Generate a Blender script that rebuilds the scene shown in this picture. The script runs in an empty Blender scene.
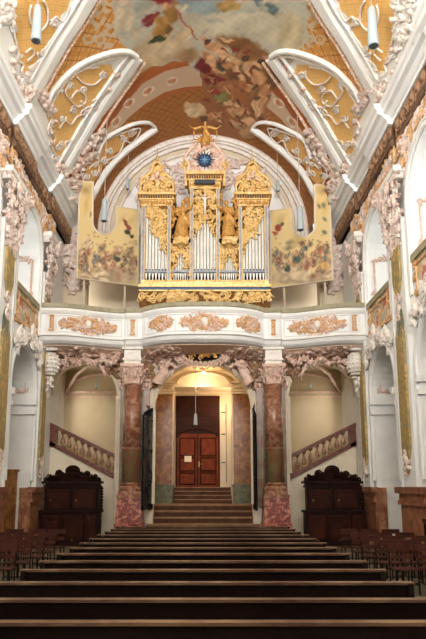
import bpy, bmesh, math, random
import numpy as np
from mathutils import Vector, Matrix
PI = math.pi
rnd = random.Random(7)
C = bpy.context.scene.collection
sc = bpy.context.scene

# ------------------------------------------------------------------ camera
T = math.radians(10); F = 620.0; CX = 203.0; CY = 487 - F*math.tan(T); EYE = 2.0
cam = bpy.data.cameras.new('camera'); co = bpy.data.objects.new('camera', cam); C.objects.link(co)
co.location = (0, 0, EYE); co.rotation_euler = (PI/2 + T, 0, 0)
cam.sensor_fit = 'HORIZONTAL'; cam.sensor_width = 36; cam.lens = F/426*36
cam.shift_x = (213-CX)/426; cam.shift_y = (CY-319.5)/426; cam.clip_end = 200
sc.camera = co
def ray(px, py):
    a = px-CX; b = CY-py
    return (a, F*math.cos(T)-b*math.sin(T), F*math.sin(T)+b*math.cos(T))
def W(px, py, Y):
    d = ray(px, py); s = Y/d[1]; return Vector((d[0]*s, Y, EYE+d[2]*s))
def proj(x, y, z):
    zz = z-EYE; d = y*math.cos(T)+zz*math.sin(T); v = -y*math.sin(T)+zz*math.cos(T)
    return CX+F*x/d, CY-F*v/d

# ------------------------------------------------------------------ colour and materials
def lin(c): return tuple(((v/255)/12.92 if v/255 <= .04045 else ((v/255+.055)/1.055)**2.4) for v in c)
DULL = ('dark_wood', 'chair_wood', 'carved_walnut', 'walnut_panel', 'oak_door', 'dark_door_top', 'black_iron', 'stone_riser', 'step_stone', 'organ_interior', 'chair_frame', 'shadowed_gilt_wood', 'highlit_wood_rail')
def mat(name, col, rough=.6, metal=0., col2=None, scale=6., detail=4., bump=0., bscale=30., emit=None, estr=0., kind='noise', col3=None, lo=.35, hi=.65):
    m = bpy.data.materials.new(name); m.use_nodes = True
    nt = m.node_tree; b = nt.nodes['Principled BSDF']
    b.inputs['Roughness'].default_value = rough; b.inputs['Metallic'].default_value = metal
    if name in DULL: b.inputs['Specular IOR Level'].default_value = .12; b.inputs['Roughness'].default_value = max(rough, .55)
    c = lin(col)+(1,)
    b.inputs['Base Color'].default_value = c
    tc = nt.nodes.new('ShaderNodeTexCoord')
    if col2:
        if kind == 'noise':
            n = nt.nodes.new('ShaderNodeTexNoise'); n.inputs['Scale'].default_value = scale; n.inputs['Detail'].default_value = detail
            n.inputs['Distortion'].default_value = .6; out = n.outputs['Fac']
        elif kind == 'voronoi':
            n = nt.nodes.new('ShaderNodeTexVoronoi'); n.inputs['Scale'].default_value = scale; out = n.outputs['Distance']
            lo, hi = .1, .7
        elif kind == 'wave':
            n = nt.nodes.new('ShaderNodeTexWave'); n.inputs['Scale'].default_value = scale; n.inputs['Distortion'].default_value = 6
            n.inputs['Detail'].default_value = 3; out = n.outputs['Fac']
        nt.links.new(tc.outputs['Object'], n.inputs['Vector'])
        r = nt.nodes.new('ShaderNodeValToRGB'); r.color_ramp.elements[0].position = lo; r.color_ramp.elements[1].position = hi
        r.color_ramp.elements[0].color = c; r.color_ramp.elements[1].color = lin(col2)+(1,)
        if col3:
            e = r.color_ramp.elements.new((lo+hi)/2); e.color = lin(col3)+(1,)
        nt.links.new(out, r.inputs[0]); nt.links.new(r.outputs[0], b.inputs['Base Color'])
    if bump:
        n2 = nt.nodes.new('ShaderNodeTexNoise'); n2.inputs['Scale'].default_value = bscale; n2.inputs['Detail'].default_value = 3
        nt.links.new(tc.outputs['Object'], n2.inputs['Vector'])
        bp = nt.nodes.new('ShaderNodeBump'); bp.inputs['Strength'].default_value = bump; bp.inputs['Distance'].default_value = .02
        nt.links.new(n2.outputs['Fac'], bp.inputs['Height']); nt.links.new(bp.outputs[0], b.inputs['Normal'])
    if emit:
        b.inputs['Emission Color'].default_value = lin(emit)+(1,); b.inputs['Emission Strength'].default_value = estr
    return m
def mat_vc(name, rough=.7, bump=.0, bscale=20):
    m = bpy.data.materials.new(name); m.use_nodes = True; nt = m.node_tree; b = nt.nodes['Principled BSDF']
    a = nt.nodes.new('ShaderNodeAttribute'); a.attribute_name = 'paint'
    nt.links.new(a.outputs['Color'], b.inputs['Base Color']); b.inputs['Roughness'].default_value = rough
    if bump:
        n2 = nt.nodes.new('ShaderNodeTexNoise'); n2.inputs['Scale'].default_value = bscale
        bp = nt.nodes.new('ShaderNodeBump'); bp.inputs['Strength'].default_value = bump; bp.inputs['Distance'].default_value = .03
        nt.links.new(n2.outputs['Fac'], bp.inputs['Height']); nt.links.new(bp.outputs[0], b.inputs['Normal'])
    return m
M = dict(
 white=mat('white_plaster', (228,228,226), .7, col2=(238,237,233), scale=1.5, bump=.08),
 coolwhite=mat('cool_white_plaster', (236,239,240), .7, col2=(242,243,242), scale=2),
 cream=mat('cream_plaster', (222,208,184), .75, col2=(230,218,197), scale=1.2),
 beige=mat('beige_plaster', (190,170,135), .8, col2=(200,180,146), scale=1.),
 loft=mat('loft_plaster', (205,190,165), .8, col2=(214,200,176), scale=1.),
 pink=mat('pink_stucco', (205,165,145), .65, col2=(226,200,185), scale=5, bump=.3),
 rose=mat('rose_stucco', (206,176,162), .65, col2=(238,228,220), scale=7, bump=.3),
 brownrose=mat('brown_rose_stucco', (130,94,66), .7, col2=(178,140,108), scale=5, bump=.4),
 palestucco=mat('pale_stucco', (226,214,204), .6, col2=(240,236,230), scale=5, bump=.2),
 ribw=mat('rib_white', (228,230,228), .7, col2=(236,235,231), scale=2),
 bead=mat('beaded_rose', (196,150,110), .6, col2=(226,205,190), scale=14, lo=.45, hi=.55),
 gold=mat('gilding', (206,162,88), .4, .3, col2=(236,206,148), scale=9, bump=.3),
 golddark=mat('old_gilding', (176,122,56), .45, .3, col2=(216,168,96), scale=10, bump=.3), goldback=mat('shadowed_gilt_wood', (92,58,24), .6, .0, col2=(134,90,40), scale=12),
 ochre=mat('ochre_gilt', (196,140,84), .5, .15, col2=(226,190,146), scale=12, bump=.2),
 panelgold=mat('painted_gilt_strip', (196,160,96), .5, .1, col2=(206,170,92), scale=4.5, col3=(142,132,94), lo=.36, hi=.66),
 redmarble=mat('red_marble', (118,66,50), .28, col2=(178,140,114), scale=6, detail=9, col3=(146,96,72)),
 mottled=mat('mottled_red_marble', (104,42,32), .35, col2=(192,124,100), scale=6.5, detail=3, col3=(140,58,42), lo=.4, hi=.62),
 mixmarble=mat('grey_red_marble', (132,74,52), .3, col2=(132,118,84), scale=2.6, detail=8, col3=(128,96,68), lo=.35, hi=.6),
 pedmarble=mat('brown_red_pedestal_marble', (124,72,52), .35, col2=(176,126,92), scale=5, detail=6, col3=(142,92,66)),
 brownmarble=mat('brown_marble', (116,70,34), .35, col2=(164,116,64), scale=5, detail=9, col3=(138,90,46)),
 greenmarble=mat('green_marble', (74,84,62), .3, col2=(120,118,86), scale=6, detail=6),
 olive=mat('olive_rim', (150,142,112), .6, col2=(168,160,132), scale=4),
 wood=mat('dark_wood', (17,7,5), .5, col2=(25,10,7), scale=3),
 woodrail=mat('highlit_wood_rail', (82,58,44), .4, col2=(124,98,76), scale=2), chairwood=mat('chair_wood', (60,30,22), .4, col2=(82,42,31), scale=3),
 cabwood=mat('carved_walnut', (28,12,9), .42, col2=(44,20,13), scale=4),
 cabpanel=mat('walnut_panel', (46,18,12), .35, col2=(64,28,17), scale=3),
 doorwood=mat('oak_door', (104,46,22), .4, col2=(128,60,30), scale=4),
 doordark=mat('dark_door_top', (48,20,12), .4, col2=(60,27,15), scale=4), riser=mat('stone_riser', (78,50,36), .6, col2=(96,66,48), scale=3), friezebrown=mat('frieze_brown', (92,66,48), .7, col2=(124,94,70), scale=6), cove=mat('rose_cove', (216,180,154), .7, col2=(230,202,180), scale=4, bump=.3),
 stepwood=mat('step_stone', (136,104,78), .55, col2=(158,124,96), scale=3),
 balus=mat('red_baluster_marble', (88,42,30), .4, col2=(120,66,48), scale=7),
 balusl=mat('pale_red_baluster_marble', (142,98,76), .4, col2=(176,138,112), scale=7),
 floor=mat('stone_floor', (92,84,66), .5, col2=(118,108,86), scale=1.3),
 iron=mat('black_iron', (20,22,26), .5, .2),
 chairmetal=mat('chair_frame', (24,18,16), .5, .2),
 pipe=mat('pipe_tin', (226,226,222), .3, .4, col2=(240,240,236), scale=2),
 dark=mat('organ_interior', (30,18,12), .8),
 bluegrey=mat('blue_grey_case', (120,132,150), .5, col2=(160,166,172), scale=3),
 blueline=mat('blue_line', (52,86,130), .5),
 deepblue=mat('deep_blue', (34,64,104), .35), darkblue=mat('dark_blue_grey', (44,52,66), .5), paleblue=mat('pale_blue', (120,160,190), .4),
 lamp=mat('lamp_white', (176,190,196), .5), lampdark=mat('lamp_dark', (60,66,70), .4),
 wire=mat('wire_white', (200,196,186), .5),
 bulb=mat('glowing_lamp', (255,240,200), .4, emit=(255,236,190), estr=6),
 paper=mat('paper', (236,226,206), .7), brass=mat('brass', (170,130,60), .35, .8),
 glass=mat('window_glass', (225,235,240), .3),
)
VC = mat_vc('fresco', .75, .1); VCP = mat_vc('canvas_paint', .6)

# ------------------------------------------------------------------ mesh builder
class MB:
    def __init__(s): s.v = []; s.f = []
    def add(s, vs, fs):
        o = len(s.v); s.v += [tuple(p) for p in vs]; s.f += [tuple(i+o for i in f) for f in fs]
    def box(s, x0, x1, y0, y1, z0, z1):
        s.add([(x, y, z) for z in (z0, z1) for y in (y0, y1) for x in (x0, x1)],
              [(0,2,3,1),(4,5,7,6),(0,1,5,4),(2,6,7,3),(0,4,6,2),(1,3,7,5)])
    def taper(s, cx, cy, z0, z1, a0, b0, a1, b1):
        vs = [(cx+sx*a, cy+sy*b, z) for z, a, b in ((z0, a0, b0), (z1, a1, b1)) for sy in (-1, 1) for sx in (-1, 1)]
        s.add(vs, [(0,2,3,1),(4,5,7,6),(0,1,5,4),(2,6,7,3),(0,4,6,2),(1,3,7,5)])
    def tube(s, pts, r, n=6, closed=False):
        pts = [Vector(p) for p in pts]; k = len(pts)
        rs = r if isinstance(r, (list, tuple)) else [r]*k
        t0 = (pts[1]-pts[0]).normalized(); up = Vector((0, 0, 1)) if abs(t0.z) < .9 else Vector((1, 0, 0))
        nrm = t0.cross(up).normalized(); vs = []
        for i, p in enumerate(pts):
            t = (pts[min(i+1, k-1)]-pts[max(i-1, 0)])
            if t.length < 1e-9: t = t0
            t.normalize(); nrm = (nrm-t*nrm.dot(t)); nrm = nrm.normalized() if nrm.length > 1e-6 else t.orthogonal().normalized()
            b = t.cross(nrm)
            for j in range(n):
                a = 2*PI*j/n; vs.append(p+(nrm*math.cos(a)+b*math.sin(a))*rs[i])
        fs = [(i*n+j, i*n+(j+1) % n, (i+1)*n+(j+1) % n, (i+1)*n+j) for i in range(k-1) for j in range(n)]
        fs += [tuple(range(n-1, -1, -1)), tuple(range((k-1)*n, k*n))]
        s.add(vs, fs)
    def lathe(s, cx, cy, prof, n=16, sx=1., sy=1.):   # prof: (r,z)
        vs = [(cx+r*math.cos(2*PI*j/n)*sx, cy+r*math.sin(2*PI*j/n)*sy, z) for r, z in prof for j in range(n)]; k = len(prof)
        fs = [(i*n+j, i*n+(j+1) % n, (i+1)*n+(j+1) % n, (i+1)*n+j) for i in range(k-1) for j in range(n)]
        fs += [tuple(range(n-1, -1, -1)), tuple(range((k-1)*n, k*n))]
        s.add(vs, fs)
    def blob(s, c, r, n=7, m=5):
        rx, ry, rz = r if isinstance(r, (list, tuple)) else (r, r, r); c = Vector(c)
        vs = [c+Vector((0, 0, -rz))]
        for i in range(1, m):
            a = -PI/2+PI*i/m
            for j in range(n): vs.append(c+Vector((rx*math.cos(a)*math.cos(2*PI*j/n), ry*math.cos(a)*math.sin(2*PI*j/n), rz*math.sin(a))))
        vs.append(c+Vector((0, 0, rz))); L = len(vs)-1
        fs = [(0, 1+(j+1) % n, 1+j) for j in range(n)]
        fs += [(1+i*n+j, 1+i*n+(j+1) % n, 1+(i+1)*n+(j+1) % n, 1+(i+1)*n+j) for i in range(m-2) for j in range(n)]
        fs += [(L, 1+(m-2)*n+j, 1+(m-2)*n+(j+1) % n) for j in range(n)]
        s.add(vs, fs)
    def prism(s, pts, axis, a, b):     # pts 2D; axis 'y': pts=(x,z); 'x': pts=(y,z); 'z': (x,y)
        def P(p, h): return {'y': (p[0], h, p[1]), 'x': (h, p[0], p[1]), 'z': (p[0], p[1], h)}[axis]
        n = len(pts); s.add([P(p, a) for p in pts]+[P(p, b) for p in pts],
            [tuple(range(n)), tuple(range(2*n-1, n-1, -1))]+[(i, i+n, (i+1) % n+n, (i+1) % n) for i in range(n)])
    def sweep(s, path, prof, closed=False):   # path: list of (x,y,nx,ny); prof: (out,z) closed polygon
        k = len(prof); vs = [(x+nx*o, y+ny*o, z) for x, y, nx, ny in path for o, z in prof]
        fs = [(i*k+j, i*k+(j+1) % k, (i+1)*k+(j+1) % k, (i+1)*k+j) for i in range(len(path)-1) for j in range(k)]
        fs += [tuple(range(k)), tuple(range((len(path)-1)*k+k-1, (len(path)-1)*k-1, -1))]
        s.add(vs, fs)
    def build(s, name, m, parent=None, smooth=False, remesh=0, **kw):
        off = Vector(parent['_o']) if parent is not None and '_o' in parent else Vector((0, 0, 0))
        me = bpy.data.meshes.new(name); me.from_pydata([tuple(Vector(v)-off) for v in s.v], [], s.f)
        bm = bmesh.new(); bm.from_mesh(me); bmesh.ops.recalc_face_normals(bm, faces=bm.faces); bm.to_mesh(me); bm.free()
        me.materials.append(M[m] if isinstance(m, str) else m)
        if smooth: me.shade_smooth()
        o = bpy.data.objects.new(name, me); C.objects.link(o)
        if parent is not None: o.parent = parent; o['_o'] = tuple(off)
        if remesh:
            md = o.modifiers.new('remesh', 'REMESH'); md.mode = 'VOXEL'; md.voxel_size = remesh; md.use_smooth_shade = True
        for k_, v_ in kw.items(): o[k_] = v_
        return o
def empty(name, loc, label, cat, group=None, kind=None):
    o = bpy.data.objects.new(name, None); C.objects.link(o); o.location = loc; o['_o'] = tuple(loc)
    if kind: o['kind'] = kind
    else: o['label'] = label; o['category'] = cat
    if group: o['group'] = group
    return o
def tag(o, label, cat, group=None):
    o['label'] = label; o['category'] = cat
    if group: o['group'] = group
    return o
def child(o, par):      # parent an already built world-space mesh (parents carry no rotation)
    o.parent = par; return o
def copy_tree(o, parent=None):
    c = o.copy(); C.objects.link(c); c.parent = parent
    for ch in list(o.children): copy_tree(ch, c)
    return c

# ------------------------------------------------------------------ ornament generators
def spiral(fn, mb, u, v, size, ang, hand=1, r=.03, turns=1.25, n=13, sides=5, lift=.0):
    pts = []; rs = []
    for i in range(n):
        t = i/(n-1); a = ang+hand*t*turns*2*PI; rad = size*(1-t)**.8*.55+size*.06
        # stem starts away, curls in
        pts.append(fn(u+math.cos(a)*rad, v+math.sin(a)*rad, lift)); rs.append(r*(1.1-.45*t))
    mb.tube(pts, rs, sides); mb.blob(pts[-1], r*1.45, 5, 4)
def leaf(fn, mb, u, v, size, ang, r):
    pts = [fn(u+math.cos(ang+.5*t)*size*t, v+math.sin(ang+.5*t)*size*t, r*.5*math.sin(t*PI)) for t in (0, .25, .5, .75, 1)]
    mb.tube(pts, [r*.5, r*1.3, r*1.5, r, r*.2], 5)
def carving(mb, fn, inside, box, n, size, r, rr, leaves=1.):
    u0, u1, v0, v1 = box; k = 0; tries = 0
    while k < n and tries < n*30:
        tries += 1
        u = rr.uniform(u0, u1); v = rr.uniform(v0, v1)
        if not inside(u, v): continue
        k += 1
        spiral(fn, mb, u, v, size*rr.uniform(.6, 1.2), rr.uniform(0, 2*PI), rr.choice((-1, 1)), r, n=9, lift=rr.uniform(0, r))
        if rr.random() < leaves: leaf(fn, mb, u, v, size*rr.uniform(.8, 1.5), rr.uniform(0, 2*PI), r*1.4)
def pip(poly):
    def f(x, y):
        c = False; j = len(poly)-1
        for i in range(len(poly)):
            xi, yi = poly[i]; xj, yj = poly[j]
            if (yi > y) != (yj > y) and x < (xj-xi)*(y-yi)/(yj-yi)+xi: c = not c
            j = i
        return c
    return f
def planeY(Y, sgn=-1): return lambda u, v, l=0: (u, Y+sgn*l, v)
def planeX(X, sgn): return lambda u, v, l=0: (X+sgn*l, u, v)
def arc(cx, cz, r, a0=0, a1=PI, n=24, rz=None):
    rz = rz or r
    return [(cx+r*math.cos(a0+(a1-a0)*i/n), cz+rz*math.sin(a0+(a1-a0)*i/n)) for i in range(n+1)]
def smooth_curve(pts, n=8):
    pts = [Vector(p) for p in pts]; out = []
    for i in range(len(pts)-1):
        p0 = pts[max(i-1, 0)]; p1 = pts[i]; p2 = pts[i+1]; p3 = pts[min(i+2, len(pts)-1)]
        for j in range(n):
            t = j/n
            out.append(.5*((2*p1)+(p2-p0)*t+(2*p0-5*p1+4*p2-p3)*t*t+(3*p1-p0-3*p2+p3)*t**3))
    out.append(pts[-1]); return out

def figure(mb, base, h, face=-PI/2, arms=((.35, -.25), (.45, .5)), wings=0., robe=True, lean=0., scale_w=1., roll=0., legs=((.1, 0), (-.1, .1))):
    """one continuous statue body; h standing height; arms=(out,up) for each side; roll tilts the whole figure in its facing plane"""
    R = Matrix.Rotation(face+PI/2, 4, 'Z') @ Matrix.Rotation(roll, 4, 'Y') @ Matrix.Rotation(lean, 4, 'X')
    B = Vector(base); k = h/7.5*scale_w
    def P(x, y, z): return B+R @ Vector((x*h, y*h, z*h))
    def Tb(pts, rs, n=8): mb.tube([P(*p) for p in pts], [r*h for r in rs], n)
    # head, neck, hair, face
    mb.blob(P(0, -.005, .925), (.058*h, .058*h, .07*h), 10, 8); mb.blob(P(0, .012, .945), (.062*h, .058*h, .062*h), 9, 6)
    mb.blob(P(0, -.062, .92), .012*h, 5, 4)
    Tb([(0, 0, .8), (0, 0, .88)], [.04, .033])
    # trunk
    Tb([(0, 0, .48), (0, 0, .55), (0, .0, .64), (0, -.005, .74), (0, 0, .8), (0, 0, .83)], [.095, .09, .078, .1, .085, .04], 10)
    for sgn, (o, u) in zip((-1, 1), arms):
        sh = (sgn*.11, 0, .79); el = (sgn*(.13+o*.35), -.04, .79-.17*(1-max(u, 0))+.1*max(u, 0)); ha = (sgn*(.12+o*.6), -.12, el[2]+u*.22)
        Tb([sh, el, ha], [.043, .033, .02]); hp = P(*ha)
        mb.blob(hp, .026*h, 6, 5)
        for q in range(4):
            mb.tube([hp, P(ha[0]+sgn*.02+(q-1.5)*.01, ha[1]-.035, ha[2]+.02*(u+.2)+.008*q)], [.011*h, .006*h], 5)
        if robe: Tb([sh, (el[0], el[1]+.01, el[2]-.03)], [.06, .055])
    if robe:
        Tb([(0, 0, .6), (0, .0, .48), (.02, 0, .3), (-.02, -.01, .12), (0, 0, .01)], [.09, .12, .135, .15, .17], 12)
        for q in range(7):
            a = PI*(q/6)+PI; x = math.cos(a)*.11
            Tb([(x*.7, math.sin(a)*.09, .52), (x*1.1, math.sin(a)*.13, .3), (x*1.4+.02, math.sin(a)*.15, .03)], [.02, .028, .03], 5)
        Tb([(-.13, -.05, .78), (.02, -.11, .6), (.14, -.06, .45), (.2, .02, .3)], [.03, .04, .045, .02], 6)
        for sgn in (-1, 1): mb.blob(P(sgn*.05, -.15, .02), (.035*h, .06*h, .02*h), 6, 5)
    else:
        for sgn, (dx, dy) in zip((-1, 1), legs):
            Tb([(sgn*.045, 0, .5), (sgn*.05+dx*.6, -.04-dy*.4, .28), (sgn*.04+dx, dy, .05)], [.07, .045, .025]); mb.blob(P(sgn*.04+dx, dy-.035, .03), (.025*h, .05*h, .02*h), 6, 5)
        Tb([(-.1, -.03, .52), (.0, -.08, .47), (.1, -.03, .5), (.2, .03, .55)], [.03, .05, .04, .015], 6)
    if wings:
        for sgn in (-1, 1):
            for q in range(5):
                Tb([(sgn*.05, .06, .74), (sgn*(.14+.03*q)*wings, .1, .86-.04*q), (sgn*(.2+.015*q)*wings, .1, .72-.1*q)], [.025, .03, .012], 5)

# ================================================================== THE SETTING
S = dict(kind='structure')
m = MB(); m.box(-9, 9, -10, 30, -.2, 0); m.build('floor', 'floor', **S)
m = MB(); m.box(-9, 9, -10.3, -10, -.2, 20); m.build('wall_back', 'cream', **S)
WX = 5.8
bays = [(18.35, 21.0), (13.6, 16.3), (8.8, 11.5), (4.0, 6.7), (-.8, 1.9), (-5.6, -2.9)]
piers = [(21.0, 22.6), (16.3, 18.35), (11.5, 13.6), (6.7, 8.8), (1.9, 4.0), (-2.9, -.8), (-10, -5.6)]
walls = {}
for sg, side in ((-1, 'left'), (1, 'right')):
    m = MB()
    for a, b in piers: m.box(*sorted((sg*WX, sg*8.2)), a, b, 0, 13.3)
    for a, b in bays:
        c = (a+b)/2; r = (b-a)/2
        m.prism([(a, 5.15)]+arc(c, 5.15, r, PI, 0, 18)[1:-1]+[(b, 5.15), (b, 7.05), (a, 7.05)], 'x', *sorted((sg*WX, sg*6.5)))
        m.box(*sorted((sg*(WX+.1), sg*8.2)), a, b, 6.75, 7.04)
        m.prism([(a, 9.85)]+arc(c, 9.85, r, PI, 0, 18)[1:-1]+[(b, 9.85), (b, 13.3), (a, 13.3)], 'x', *sorted((sg*WX, sg*6.5)))
        m.box(*sorted((sg*6.5, sg*8.2)), a, b, 11.6, 11.8)
    m.box(*sorted((sg*5.85, sg*6.1)), 22.6, 27, 0, 13.3)
    # outer chapel wall, with the tribune window openings of the nearer bays
    for a, b in bays:
        m.box(*sorted((sg*8.2, sg*8.5)), a-.1, b+.1, 0, 7.8); m.box(*sorted((sg*8.2, sg*8.5)), a-.1, b+.1, 11.2, 12)
        m.box(*sorted((sg*8.2, sg*8.5)), a-.1, a+.4, 7.8, 11.2); m.box(*sorted((sg*8.2, sg*8.5)), b-.4, b+.1, 7.8, 11.2)
    w = m.build('wall_'+side, 'white', **S); walls[side] = w
    # arch mouldings and imposts on the nave face and on the flank of each pier
    m = MB()
    for a, b in bays[:2]:
        c = (a+b)/2; r = (b-a)/2
        for zs in (5.15, 9.85):
            for dr, th in ((.1, .07), (.26, .045)):
                pts = [(sg*(WX-.03), y, z) for y, z in arc(c, zs, r+dr, PI, 0, 28)]
                bot = 2.2 if zs < 6 else 7.2
                m.tube([(sg*(WX-.03), a-dr, bot)]+pts+[(sg*(WX-.03), b+dr, bot)], th, 6)
        # impost mouldings wrap round flank at b (camera-facing side)
        for z0, z1, o in ((4.42, 4.56, .1), (4.75, 4.95, .14), (4.56, 4.75, .04)):
            m.box(*sorted((sg*(WX-o), sg*8.2)), b-o, b+.02, z0, z1)
            m.box(*sorted((sg*(WX-o), sg*8.2)), a-.02, a+o, z0, z1)
        for z0, z1, o in ((9.3, 9.42, .1), (9.55, 9.75, .14), (9.42, 9.55, .04)):
            pass
    child(m.build('impost_moulding', 'white'), w)
    # stucco frames on pier flanks
    for fi, (zb, zt, yb) in enumerate(((5.2, 6.1, 21.0), (7.5, 9.9, 21.0), (7.5, 9.9, 16.3), (5.2, 6.1, 16.3))):
        m = MB(); x0, x1 = sg*6.08, sg*7.2
        m.tube([(x0, yb-.03, zb), (x0, yb-.03, zt), (x1, yb-.03, zt), (x1, yb-.03, zb), (x0, yb-.03, zb)], .035, 5)
        fn = planeY(yb-.03)
        for u, v in ((6.1, zt), (6.3, zt+.08), (6.5, zt+.12), (6.3, zb), (6.04, (zt+zb)/2), (6.06, zb+.08)):
            spiral(fn, m, sg*u, v, .15, rnd.uniform(0, 6), rnd.choice((-1, 1)), .02)
            leaf(fn, m, sg*u, v, .18, rnd.uniform(0, 6), .022)
        child(m.build('stucco_frame', 'pink'), w)
    # pilaster faces: white strips, gilt painted strip, marble pedestal, capital
    for pi_, (a, b) in enumerate(piers[:3]):
        c = (a+b)/2; hw = (b-a)/2
        X = sg*WX
        m = MB(); m.box(*sorted((X, X-sg*.1)), c-hw*.62, c+hw*.62, 2, 9.6); m.box(*sorted((X+sg*.02, X-sg*.14)), c-hw*.64, c-hw*.52, 1.98, 9.62); m.box(*sorted((X+sg*.02, X-sg*.14)), c+hw*.52, c+hw*.64, 1.98, 9.62)
        child(m.build('pilaster', 'ribw'), w)
        m = MB(); h = hw*.33
        pts = [(c-h, 6.3), (c-h, 3.1), (c-h*.5, 2.7), (c, 2.35), (c+h*.5, 2.7), (c+h, 3.1), (c+h, 6.3), (c, 6.8)]
        m.prism(pts, 'x', *sorted((X-sg*.1, X-sg*.17)))
        pts = [(c-h, 8.95), (c-h, 7.9), (c, 7.3), (c+h, 7.9), (c+h, 8.95)]
        m.prism(pts, 'x', *sorted((X-sg*.1, X-sg*.17)))
        child(m.build('painted_strip', 'panelgold'), w)
        m = MB(); fn = planeX(X-sg*.16, sg)
        for z in (2.5, 2.65, 2.85, 6.9, 7.1, 7.4): 
            spiral(fn, m, c+rnd.uniform(-.1, .1), z, .3, rnd.uniform(0, 6), 1, .04); leaf(fn, m, c, z, .3, rnd.uniform(0, 6), .05)
        child(m.build('strip_ornament', 'rose'), w)
        m = MB()   # oval medallion between the strips
        m.blob((X-sg*.12, c, 6.55 if pi_ else 6.0), (.06, h*.9, .6 if pi_ else .0001), 14, 9)
        if pi_: child(m.build('oval_medallion', 'greenmarble', smooth=True), w)
        # pedestal
        m = MB(); o = .14
        xa, xb = sorted((X+sg*.02, X-sg*o)); ya, yb = a+.06*0, b
        m.box(xa, xb, a-.04, b+.04, 0, .35); m.box(*sorted((X+sg*.02, X-sg*(o-.08))), a+.02, b-.02, .35, 1.5)
        m.box(xa, xb, a-.02, b+.02, 1.5, 1.62); m.box(*sorted((X+sg*.02, X-sg*(o+.06))), a-.08, b+.08, 1.82, 2.0)
        m.box(*sorted((X+sg*.02, X-sg*(o-.04))), a, b, 1.62, 1.82)
        # the part wrapping the chapel-side flank
        m.box(*sorted((X, X+sg*.3)), a-.06, a+.02, 0, 1.98)
        child(m.build('pedestal', 'pedmarble'), w)
        # capital: a big cluster of stucco foliage below a block of entablature
        m = MB(); fn = planeX(X-sg*.12, sg); rr = random.Random(40+pi_)
        for q in range(90):
            z = rr.uniform(8.7, 10.8); out = .12+.36*((z-8.7)/2.1)**1.1; hw2 = hw*(.35+.6*(z-8.7)/2.1)
            y = c+rr.uniform(-1, 1)*hw2
            f2 = planeX(X-sg*(out*rr.uniform(.5, 1)), sg)
            spiral(f2, m, y, z, .3, rr.uniform(0, 6.28), rr.choice((-1, 1)), .04, n=9); leaf(f2, m, y, z, .34, rr.uniform(0, 6.28), .05)
        child(m.build('capital', 'rose'), w)
        m = MB(); m.box(*sorted((X, X-sg*.3)), a+.25, b-.25, 10.75, 10.95); m.box(*sorted((X, X-sg*.34)), a+.18, b-.18, 10.95, 11.12)
        child(m.build('capital_block', 'white'), w)
        m = MB(); mg_ = MB(); rr = random.Random(90+pi_)
        for q in range(34):
            y_ = rr.uniform(a+.05, b-.05); z_ = rr.uniform(11.2, 12.0); (spiral(planeX(X-sg*.08, sg), m, y_, z_, .24, rr.uniform(0, 6), 1, .035, n=9) if q % 2 else leaf(planeX(X-sg*.1, sg), mg_, y_, z_, .35, rr.uniform(0, 6), .05))
        child(m.build('impost_stucco', 'rose'), w); child(mg_.build('impost_gilding', 'ochre'), w)
    # spandrel ornament above the upper arches
    for a, b in bays[:2]:
        c = (a+b)/2; m = MB(); m2 = MB(); fn = planeX(sg*(WX-.02), sg); rr = random.Random(50)
        def ins(y, z, c=c, a=a, b=b): return math.hypot(y-c, max(z-9.85, 0)) > (b-a)/2+.35 and z > 10.4
        carving(m, fn, ins, (a-.3, b+.3, 10.4, 12.1), 85, .26, .03, rr)
        carving(m2, planeX(sg*(WX-.05), sg), ins, (a-.3, b+.3, 10.7, 12.0), 20, .22, .026, rr)
        child(m.build('spandrel_stucco', 'rose'), w); child(m2.build('spandrel_gilding', 'ochre'), w)
    # entablature: frieze with rosettes and the great cornice, breaking forward over each pier
    def breaks(o0, o1):
        ys = [-10]; path = []
        br = [(21.3, 27), (17.0, 19.2), (11.6, 13.5), (6.8, 8.7), (2, 3.9), (-2.8, -.9)]
        return br
    m = MB(); mf = MB(); mr = MB()
    prof = [(0, 12.72), (.12, 12.74), (.16, 12.86), (.22, 12.9), (.3, 13.02), (.42, 13.06), (.44, 13.2), (.5, 13.24), (.52, 13.4), (0, 13.42)]
    def run(y0, y1, o): m.sweep([(sg*(WX-o), y0, -sg, 0), (sg*(WX-o), y1, -sg, 0)], prof)
    for y0, y1 in breaks(0, 0):
        run(y0, y1, .12); mf.box(*sorted((sg*(WX+.02), sg*(WX-.2))), y0+.08, y1-.08, 12.05, 12.72)
    m.box(*sorted((sg*WX, sg*(WX-.12))), -10, 27, 12.74, 13.38)
    run(-10, 27, -.04); mf.box(*sorted((sg*(WX+.02), sg*(WX-.08))), -10, 27, 12.05, 12.72)
    y = 14.5
    while y < 26.8:
        on = any(p <= y <= q for p, q in breaks(0, 0)); X = sg*(WX-(.2 if on else .08))
        mr.blob((X, y, 12.5), (.09, .12, .14), 7, 5); mr.tube([(X-sg*.02, y+.16*math.cos(t*PI/4), 12.44+.2*math.sin(t*PI/4)) for t in range(9)], .035, 5)
        leaf(planeX(X, sg), mr, y+.2, 12.2, .3, PI/2, .05)
        y += .42
    child(mf.build('frieze', 'friezebrown'), w); child(mr.build('frieze_rosettes', 'brownrose', smooth=True), w)
    child(m.build('cornice', 'coolwhite'), w)
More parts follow.
